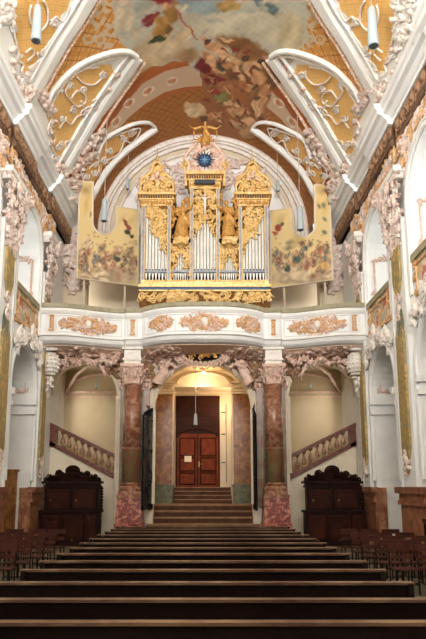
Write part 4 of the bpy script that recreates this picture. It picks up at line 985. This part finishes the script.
carving(m, planeY(OY+.05), lambda u, v: .42 < math.hypot(u-OC, v-zc_) < .66 and v > zy(172), (OC-.66, OC+.66, zy(172), zc_+.66), 34, .2, .03, rr)
for s_ in (-1, 1):
    m.tube(smooth_curve([(OC+s_*.7, OY, zy(174)), (OC+s_*.62, OY, zy(165)), (OC+s_*.78, OY, zy(158)), (OC+s_*.6, OY, zy(150)), (OC+s_*.3, OY, zy(143))], 6), .07, 6)
m.build('gable_stucco', 'pink', gb_, smooth=True)
for s_, wh in ((-1, 'left'), (1, 'right')):
    m = MB(); c_ = W(205+s_*19, 164, OY)
    for k in range(12):
        a = 2*PI*k/12; m.tube([(c_.x, OY+.05, c_.z), (c_.x+.3*math.cos(a), OY+.05, c_.z+.3*math.sin(a))], [.05, .015], 5)
    m.blob((c_.x, OY+.02, c_.z), .12, 8, 6); m.box(c_.x-.05, c_.x+.05, OY+.05, OY+.3, c_.z-.9, c_.z)
    tag(m.build('gilt_rosette', 'gold', smooth=False), 'small gilt sunburst rosette %s of the blue star medallion' % wh, 'rosette')
m = MB(); figure(m, (OC+.02, OY+.05, zy(146)), 1.1, arms=((.8, .3), (.8, .3)), wings=1.7); 
for q in range(10):
    a = PI*q/9; m.tube([(OC, OY+.1, zy(140)), (OC+.6*math.cos(a), OY+.1, zy(140)+.45*math.sin(a))], [.05, .015], 5)
m.box(OC-.15, OC+.15, OY+.1, OY+.25, zy(150), zy(144))
tag(m.build('gilt_angel', 'golddark', remesh=.03), 'gilded winged figure crowning the very top of the organ', 'statue')

# ================================================================== PAINTED SHUTTER WINGS
def wing(side):
    L = side == 'left'
    if L: poly = [(80,181),(93,182.5),(92.5,222)]+[(104.5-12*math.cos(a), 222+12.5*math.sin(a)) for a in np.linspace(.1, PI-.05, 12)]+[(116,206.5),(138.5,210),(138,286),(76.5,278)]
    else: poly = [(329,184),(314.5,185),(315,224)]+[(303.5+12*math.cos(a), 224+13*math.sin(a)) for a in np.linspace(.1, PI-.05, 12)]+[(292,208),(270.5,211),(271,288),(333,280)]
    def Yp(px): return 23.6+(px-77)/62*.95 if L else 23.6+(333-px)/62*.95
    nm = 'left' if L else 'right'
    g0 = W(107 if L else 302, 280, 24.0)
    t = empty('painted_organ_wing', tuple(g0), 'U-shaped canvas wing painted with saints on clouds, %s of the organ' % nm, 'painting', 'painted wings beside the organ')
    xs = [p[0] for p in poly]; ys = [p[1] for p in poly]
    st = .75; us = np.arange(min(xs), max(xs)+st, st); vs_ = np.arange(min(ys), max(ys)+st, st)
    U, V = np.meshgrid(us, vs_, indexing='ij')
    c = np.zeros(U.shape+(3,)); c[:] = lin((222, 196, 138))
    B = []; rr = random.Random(100 if L else 200)
    ox = 0 if L else 0
    X = (lambda x: x) if L else (lambda x: 410-x)
    B += [(X(86),190,9,8,0,(176,146,92),.9), (X(86),205,8,14,0,(214,180,116),.9), (X(128),220,12,8,0,(212,182,122),.9), (X(107),280,36,9,3,(150,132,104),.7), (X(86),274,12,9,0,(168,140,110),.6), (X(110),270,14,8,0,(190,160,128),.6), (X(128),276,12,8,0,(196,172,140),.6), (X(100),262,12,6,0,(132,120,92),.6)]
    pal = [(158,96,72),(190,136,98),(92,96,74),(110,104,84),(176,120,84),(206,170,134),(120,62,46),(84,98,100),(160,128,84),(214,186,150),(98,84,60)]
    for k in range(30):
        x = rr.uniform(78, 137); y = 258+rr.gauss(0, 1)*9+(4 if x > 110 else 0)
        B.append((X(x), y, rr.uniform(5, 9), rr.uniform(3, 5), rr.uniform(-30, 30), rr.choice(((186,156,114),(160,136,100),(208,180,138),(176,136,100),(140,124,92),(214,186,150))), .8))
    for k in range(52):
        x = rr.uniform(79, 137); y = 242+rr.random()**.7*28+(3 if x > 110 else 0); rb = rr.choice(pal); a_ = rr.uniform(-50, 50); ca_, sa_ = math.cos(math.radians(a_+90)), math.sin(math.radians(a_+90))
        B.append((X(x), y+1, 3.0, 4.6, a_, (112,92,68), .7)); B.append((X(x), y, 2.1, 4.0, a_, rb, .6)); B.append((X(x)+.8, y-.6, .9, 2.4, a_, tuple(min(255, c+34) for c in rb), .8))
        B.append((X(x)-1.2, y+.6, 2.4, .8, a_+50, (206,160,124), .6)); B.append((X(x)-ca_*4, y-abs(sa_)*4, 1.2, 1.2, 0, (196,146,108), .6)); B.append((X(x)-ca_*4, y-abs(sa_)*4.7, 1.1, .7, 0, (96,68,48), .6))
    for k in range(14):
        x = rr.uniform(79, 137); B.append((X(x), rr.uniform(268, 281), rr.uniform(4, 8), rr.uniform(2, 3.4), rr.uniform(-20, 20), rr.choice(((206,184,150),(180,156,124),(216,196,164),(160,138,108))), .7))
    for k in range(16):
        x = rr.uniform(80, 136); y = rr.uniform(232, 246); B.append((X(x), y, 1.6, 1.3, 0, rr.choice(((150,120,80),(176,140,96),(130,118,84))), .8))
    if L:
        B += [(125,223,2.2,5,-35,(134,72,50),.3), (128,228,3.2,3,20,(150,70,52),.3), (127,233,4.5,2.6,30,(46,58,44),.3), (131,237,3.5,1.6,40,(56,60,46),.3), (90,214,1.5,4,10,(140,116,76),.6), (124,218,1.4,1.4,0,(206,160,120),.3), (89,252,2,6,-10,(156,84,64),.7), (104,258,2.6,4,30,(160,92,70),.7), (93,262,2,4,0,(116,120,112),.7), (118,259,4,3.5,0,(62,66,58),.4), (131,263,5,4,0,(150,126,96),.4)]
    else:
        B += [(278,228,4,4.5,30,(150,58,44),.3), (282,224,2,3,0,(90,84,60),.3), (275,233,3,2,0,(170,80,60),.3), (324,206,3,4,0,(120,126,92),.6), (325,219,3,3,0,(130,136,104),.6), (325,232,3.4,3,0,(110,118,92),.6), (319,207,2,4,0,(120,110,80),.6), (296,260,6,4.5,-10,(62,84,70),.5), (306,249,2.8,3.5,0,(74,94,80),.5), (307,266,3.4,6,0,(156,92,70),.5), (313,276,4,3,0,(150,90,70),.6), (321,251,3,6,10,(166,104,74),.6), (288,270,4,4,0,(72,72,54),.4), (298,275,12,6,0,(204,180,142),.5), (280,278,9,6,0,(196,172,134),.5), (324,266,5,5,0,(206,160,90),.4)]
    c = paint(c, B, U, V, .7); n_ = .05*np.sin(U*2.1+V)*np.sin(V*1.7-U*.6); c = c*(1+n_[..., None])
    inside = fld(poly, U, V); nU, nV = U.shape; idx = -np.ones(U.shape, int); m = MB(); colr = []
    pts = []
    for i in range(nU):
        for j in range(nV):
            idx[i, j] = len(pts); pts.append(tuple(W(U[i, j], V[i, j], Yp(U[i, j])))); colr.append(tuple(c[i, j])+(1,))
    fs = []
    for i in range(nU-1):
        for j in range(nV-1):
            if inside[i, j] or inside[i+1, j+1] or inside[i+1, j] or inside[i, j+1]:
                if int(inside[i, j])+int(inside[i+1, j])+int(inside[i, j+1])+int(inside[i+1, j+1]) >= 2: fs.append((idx[i, j], idx[i+1, j], idx[i+1, j+1], idx[i, j+1]))
    used = sorted({i for f in fs for i in f}); mp = {o: n for n, o in enumerate(used)}
    m.add([pts[i] for i in used], [tuple(mp[i] for i in f) for f in fs]); o = m.build('canvas', VCP, t)
    ca = o.data.color_attributes.new('paint', 'FLOAT_COLOR', 'POINT'); ca.data.foreach_set('color', [v for i in used for v in colr[i]])
    md = o.modifiers.new('thick', 'SOLIDIFY'); md.thickness = .04; md.offset = 0
    m = MB(); m.tube([W(x, y, Yp(x)) for x, y in poly+[poly[0], poly[1]]], .045, 6); m.build('frame', 'cream', t)
    m = MB(); xs_ = (84, 125) if L else (284, 325)
    for x in xs_: p = W(x, 281, Yp(x)+.1); m.tube([(p.x, p.y+.02, 7.05), (p.x, p.y+.02, p.z+.6)], .05, 6)
    m.build('support_post', 'loft', t)
wing('left'); wing('right')

# ================================================================== CABINETS
def cabinet(name, label, group=None):
    t = empty(name, (0, 0, 0), label, 'cabinet', group); w = 1.04
    m = MB(); m.box(-w, w, -.62, .12, 0, .12); m.box(-w+.04, w-.04, -.58, .1, .12, 1.12); m.box(-w-.02, w+.02, -.66, .12, 1.12, 1.2); m.build('lower_case', 'cabwood', t)
    m = MB(); m.box(-w+.12, w-.1, -.36, .1, 1.2, 1.98); m.build('upper_case', 'cabwood', t)
    m = MB(); m.box(-w+.06, w-.04, -.44, .12, 1.98, 2.05); m.box(-w+.1, w-.08, -.4, .1, 2.05, 2.12); m.box(-w, w, -.52, .14, 2.12, 2.2); m.build('cornice', 'cabwood', t)
    for x0, x1 in ((-w+.1, -.32), (-.26, .5), (.56, w-.1)):
        m = MB(); m.box(x0, x1, -.61, -.58, .18, 1.06); d = m.build('lower_door', 'cabpanel', t)
        m = MB(); m.box(x0+.07, x1-.07, -.635, -.61, .26, .98); m.tube([(x0+.05, -.63, .24), (x0+.05, -.63, 1.0), (x1-.05, -.63, 1.0), (x1-.05, -.63, .24), (x0+.05, -.63, .24)], .018, 5)
        m.tube(smooth_curve([(x0+.08, -.64, .86), ((x0*3+x1)/4, -.64, .93), ((x0+x1)/2, -.64, .84), ((x0+3*x1)/4, -.64, .93), (x1-.08, -.64, .86)], 4), .022, 5); m.build('raised_panel', 'cabpanel', d)
        m = MB(); m.blob(((x0+x1)/2, -.66, .2), .03, 7, 5); m.build('knob', 'brass', d)
    for x0, x1, kx in ((-w+.2, -.06, -w+.32), (.06, w-.2, .18)):
        m = MB(); m.box(x0, x1, -.39, -.36, 1.26, 1.92); d = m.build('upper_door', 'cabpanel', t)
        m = MB(); m.box(x0+.08, x1-.08, -.41, -.39, 1.34, 1.82); m.tube(smooth_curve([(x0+.06, -.41, 1.3), (x0+.06, -.41, 1.72), ((x0+x1)/2, -.41, 1.88), (x1-.06, -.41, 1.72), (x1-.06, -.41, 1.3)], 5), .018, 5); m.build('raised_panel', 'cabpanel', d)
        m = MB(); m.blob((kx, -.43, 1.54), .035, 8, 6); m.build('knob', 'brass', d)
    m = MB()
    for x in (-w+.12, 0, w-.12): m.tube([(x, -.4, 1.22), (x+.02, -.42, 1.5), (x, -.4, 1.96)], [.045, .025, .04], 6)
    for x in (-w+.05, -.29, .53, w-.06): m.tube([(x, -.62, .14), (x, -.63, 1.1)], .03, 6)
    for q in range(8): m.blob((w-.0, -.3, 1.25+q*.1), (.07, .07, .055), 6, 4)
    m.build('carved_pilasters', 'cabwood', t)
    m = MB(); pts = [(-w+.02, 2.2), (-.8, 2.42), (-.62, 2.34), (-.48, 2.52), (-.3, 2.5), (-.2, 2.66), (0, 2.74), (.2, 2.66), (.3, 2.5), (.48, 2.52), (.62, 2.34), (.8, 2.42), (w-.02, 2.2)]
    m.prism([(a, b-.04 if b > 2.3 else b) for a, b in pts], 'y', -.3, -.16)
    for (x, z, r) in ((-.92, 2.26, .07), (-.8, 2.37, .08), (-.68, 2.33, .07), (-.5, 2.46, .12), (-.36, 2.44, .08), (.92, 2.26, .07), (.8, 2.37, .08), (.68, 2.33, .07), (.5, 2.46, .12), (.36, 2.44, .08)):
        m.blob((x, -.24, z), (r, .09, r), 8, 5); spiral(planeY(-.34), m, x, z, r*2.1, rnd.uniform(0, 6), 1, .025, n=9)
    for q in range(9):
        a = PI*q/8; m.tube([(.1*math.cos(a), -.3, 2.56), (.26*math.cos(a), -.28, 2.56+.2*math.sin(a))], [.03, .055], 6)
    m.tube([(.36*math.cos(a), -.34, 2.26+.2*math.sin(a)) for a in np.linspace(0, PI, 10)], .035, 6)
    for q in range(16): spiral(planeY(-.33), m, rnd.uniform(-.75, .75), rnd.uniform(2.24, 2.4), .14, rnd.uniform(0, 6), 1, .022, n=8)
    m.build('carved_crest', 'cabwood', t, smooth=True)
    return t
cb = cabinet('carved_cabinet', 'carved dark walnut sacristy cabinet with scrolled crest, left of the left marble column')
cb2 = copy_tree(cb); cb3 = copy_tree(cb)
cb.location = (-4.62, 22.55, 0); cb2.location = (4.58, 22.55, 0); cb3.location = (6.24, 14.95, 0); cb3.rotation_euler.z = -PI/2
cb3.scale = (1.15, 1.0, 1.0)
cb2['label'] = 'carved dark walnut sacristy cabinet with scrolled crest, right of the right marble column'
cb3['label'] = 'dark carved cabinet cut off by the right edge, behind the nearest right pier'

# dado panel of the left chapel
m = MB(); m.box(-8.1, -6.2, 20.92, 21.0, .05, 2.5); m.box(-8.1, -6.14, 20.88, 21.0, 2.5, 2.58); child(m.build('marble_dado', 'brownmarble'), walls['left'])

# ================================================================== PEWS
pw = empty('church_pew', (0, 0, 0), 'x', 'pew'); HW = 2.42
m = MB(); m.box(-HW, HW, -.02, .02, .1, .88); m.build('backrest', 'wood', pw)
m = MB(); m.prism([(-.05, .888), (.08, .882), (.09, .9), (.07, .915), (-.05, .915)], 'x', -HW-.02, HW+.02); m.build('top_rail', 'woodrail', pw)  # pale rail colour stands in for the highlight along the pew top
m = MB(); m.box(-HW+.05, HW-.05, -.44, -.02, .43, .47); m.build('seat', 'wood', pw)
m = MB(); m.box(-HW+.05, HW-.05, .3, .42, .1, .14); m.build('kneeler', 'wood', pw)
for sx in (-1, 1):
    m = MB(); m.prism([(-.46, 0), (.16, 0), (.16, .5), (.14, .88), (-.06, .9), (-.1, .62), (-.42, .6), (-.46, .5)], 'x', *sorted((sx*HW, sx*(HW-.06)))); m.build('end_panel', 'wood', pw)

PS = 1.04; YP0 = 5.45; offs = [125.5, 105, 89.6, 78, 70, 63, 57.5, 53, 49, 45.5, 42.5, 40, 37.7]
prev = None
ordn = ['', 'second', 'third', 'fourth', 'fifth', 'sixth', 'seventh', 'eighth', 'ninth', 'tenth', 'eleventh', 'twelfth']
ysp = [616*1.09/o for o in offs]
for i, y in enumerate(ysp):
    o = pw if i == 0 else copy_tree(pw); o.location = (0, y, 0); o['group'] = 'rows of dark pews'
    o['label'] = 'dark wooden pew with top rail tinted pale as a highlight, nearest row at the bottom edge' if i == 0 else ('dark wooden pew, last row just before the steps' if i == len(ysp)-1 else 'dark wooden pew with top rail tinted as a highlight, %s row from the bottom edge' % ordn[i])

# ================================================================== CHAIRS
ch = empty('chair', (0, 0, 0), 'x', 'chair'); cw = .21
for sx in (-1, 1):
    m = MB(); m.tube([(sx*cw, .22, 0), (sx*cw, .2, .45), (sx*cw, .26, .9)], .016, 6); m.build('leg', 'chairmetal', ch)
    m = MB(); m.tube([(sx*cw, -.2, 0), (sx*cw, -.18, .45)], .016, 6); m.build('leg', 'chairmetal', ch)
    m = MB(); m.tube([(sx*cw, -.19, .2), (sx*cw, .2, .2)], .012, 5); m.build('stretcher', 'chairmetal', ch)
m = MB(); m.box(-cw-.02, cw+.02, -.23, .21, .45, .48); m.build('seat', 'chairwood', ch)
m = MB(); m.prism([(.215, .78), (.245, .78), (.265, .9), (.235, .9)], 'x', -cw-.02, cw+.02); m.build('top_slat', 'chairwood', ch)
m = MB(); m.prism([(.2, .62), (.23, .62), (.24, .7), (.21, .7)], 'x', -cw, cw); m.build('back_slat', 'chairwood', ch)
m = MB(); m.tube([(-cw, -.19, .2), (cw, -.19, .2)], .012, 5); m.build('front_stretcher', 'chairmetal', ch)
rows = [(16.6, 'back row'), (15.45, 'second row from the back'), (14.35, 'middle row'), (13.3, 'second row from the front'), (12.3, 'front row')]
first = True
for sg, side in ((-1, 'left'), (1, 'right')):
    for y, rn in rows:
        for ci, x in enumerate((3.85, 4.4, 4.95)):
            u = proj(sg*x, y, .8)[0]
            if u < -8 or u > 434: continue
            o = ch if first else copy_tree(ch); first = False
            o.location = (sg*x+rnd.uniform(-.03, .03), y+rnd.uniform(-.04, .04), 0)
            o['label'] = 'dark chair, %s, %s side, %s' % (rn, side, ('beside the pews', 'middle of its row', 'nearest the wall')[ci]); o['group'] = 'chairs beside the pews'

# ================================================================== HANGING LAMPS
def pend(name, px, py0, py1, Y, wpx, label, group=None, zw=None):
    a = W(px, py1, Y); b = W(px, py0, Y); r = wpx/2/(F/Y)*1.05
    t = empty(name, tuple(a), label, 'lamp', group); m = MB()
    m.lathe(a.x, a.y, [(r*.97, a.z), (r, a.z+.03), (r*.75, b.z-.1), (r*.55, b.z), (r*.1, b.z+.03)], 20); m.build('shade', 'lamp', t, smooth=False)
    m = MB(); m.lathe(a.x, a.y, [(r*.7, a.z-.02), (r*.8, a.z-.005)], 16)
    for q in range(3): m.blob((a.x+r*.35*math.cos(q*2.1), a.y+r*.35*math.sin(q*2.1), a.z-.02), (r*.25, r*.25, .02), 8, 4)
    m.build('spotlight', 'lampdark', t)
    zt_ = zw
    if zt_ is None:
        A = VA(a.y); zt_ = VZ+VB*math.sqrt(max(0, 1-(a.x/A)**2))+.02
    m = MB(); m.tube([(a.x, a.y, b.z), (a.x, a.y, zt_)], .012, 5); m.build('cord', 'wire', t)
pend('pendant_lamp', 36, 6, 41, 15.3, 11.5, 'large white cylindrical pendant spotlight near the upper left corner')
pend('pendant_lamp', 373.5, 8, 46, 15.3, 12, 'large white cylindrical pendant spotlight near the upper right corner')
pend('pendant_lamp', 104, 199, 221, 22.6, 7, 'white conical pendant lamp hanging in front of the left painted wing')
pend('pendant_lamp', 300.5, 207, 230, 22.6, 7.5, 'white conical pendant lamp hanging in front of the right painted wing')
pend('pendant_lamp', 127.5, 178, 189, 25.6, 3.6, 'small white pendant lamp on a long cord left of the organ')
pend('pendant_lamp', 278, 180, 191, 25.6, 3.6, 'small white pendant lamp on a long cord right of the organ')
pend('pendant_lamp', 195.5, 414, 425, 25.2, 4, 'white pendant lamp hanging in front of the wooden entrance door', zw=6.9)
pend('pendant_lamp', 96, 382, 388, 24.6, 2.6, 'small pendant lamp inside the left stair hall', zw=6.9)
pend('pendant_lamp', 310, 382, 388, 24.6, 2.6, 'small pendant lamp inside the right stair hall', zw=6.9)
a = W(203.5, 373, 25.6); m = MB(); m.blob(tuple(a), .07, 10, 8); cl = empty('ceiling_lamp', (a.x, a.y, 6.9), 'small glowing lamp on the vestibule ceiling above the door', 'lamp')
m.build('bulb', 'bulb', cl, smooth=True); m = MB(); m.lathe(a.x, a.y, [(.1, 6.9), (.09, 6.85), (.015, 6.84), (.015, a.z+.05)], 12); m.build('lamp_stem', 'brass', cl)

# ================================================================== LIGHT
def area(name, loc, rot, sx, sy, power, col):
    l = bpy.data.lights.new(name, 'AREA'); l.shape = 'RECTANGLE'; l.size = sx; l.size_y = sy; l.energy = power; l.color = col
    o = bpy.data.objects.new(name, l); C.objects.link(o); o.location = loc; o.rotation_euler = rot; return o
DAY = (1., .985, .96)
for sg in (-1, 1):
    for k, (a, b) in enumerate(bays[1:]):
        area('daylight_window', (sg*8.15, (a+b)/2, 9.5), (0, sg*PI/2, 0), 3.2, 2.0, 50 if k == 0 else 420, DAY)
    area('daylight_window', (sg*8.1, 19.7, 9.6), (0, sg*PI/2, 0), 3.2, 2.0, 30, DAY)
cl_ = area('choir_fill_light', (0, -9.5, 12.5), (PI/2+.2, 0, 0), 9, 7, 1450, DAY); cl_.data.spread = math.radians(75)  # unseen fill light added and aimed to brighten organ and vault
for sg in (-1, 1): area('loft_window', (sg*5.7, 26.1, 9.4), (0, sg*PI/2, 0), 3.4, .6, 30, DAY)
for sg in (-1, 1): area('stair_hall_fill', (sg*5.6, 24.8, 5.2), (0, sg*PI/2, 0), 1.6, 1.4, 22, (1, .93, .82))  # area lights added to brighten the stair halls; walls have no opening here
l = bpy.data.lights.new('vestibule_lamp', 'POINT'); l.energy = 60; l.color = (1, .72, .42); l.shadow_soft_size = .1; o = bpy.data.objects.new('vestibule_lamp', l); C.objects.link(o); o.location = (a_x := W(203.5, 373, 25.6).x, 25.4, 6.2)
l = bpy.data.lights.new('porch_lamp', 'POINT'); l.energy = 40; l.color = (1, .7, .42); l.shadow_soft_size = .1; o = bpy.data.objects.new('porch_lamp', l); C.objects.link(o); o.location = (.9, 27.6, 5.6)
wd = bpy.data.worlds.new('world'); sc.world = wd; wd.use_nodes = True; wd.node_tree.nodes['Background'].inputs[0].default_value = (.8, .9, 1, 1); wd.node_tree.nodes['Background'].inputs[1].default_value = 1.
sc.view_settings.view_transform = 'Standard'; sc.view_settings.look = 'None'; sc.view_settings.exposure = .3; sc.view_settings.gamma = 1
sc.cycles.max_bounces = 8; sc.cycles.diffuse_bounces = 5
for o in bpy.data.objects:
    if '_o' in o: del o['_o']
    if o.parent is not None:
        for k in ('kind',):
            if k in o: del o[k]
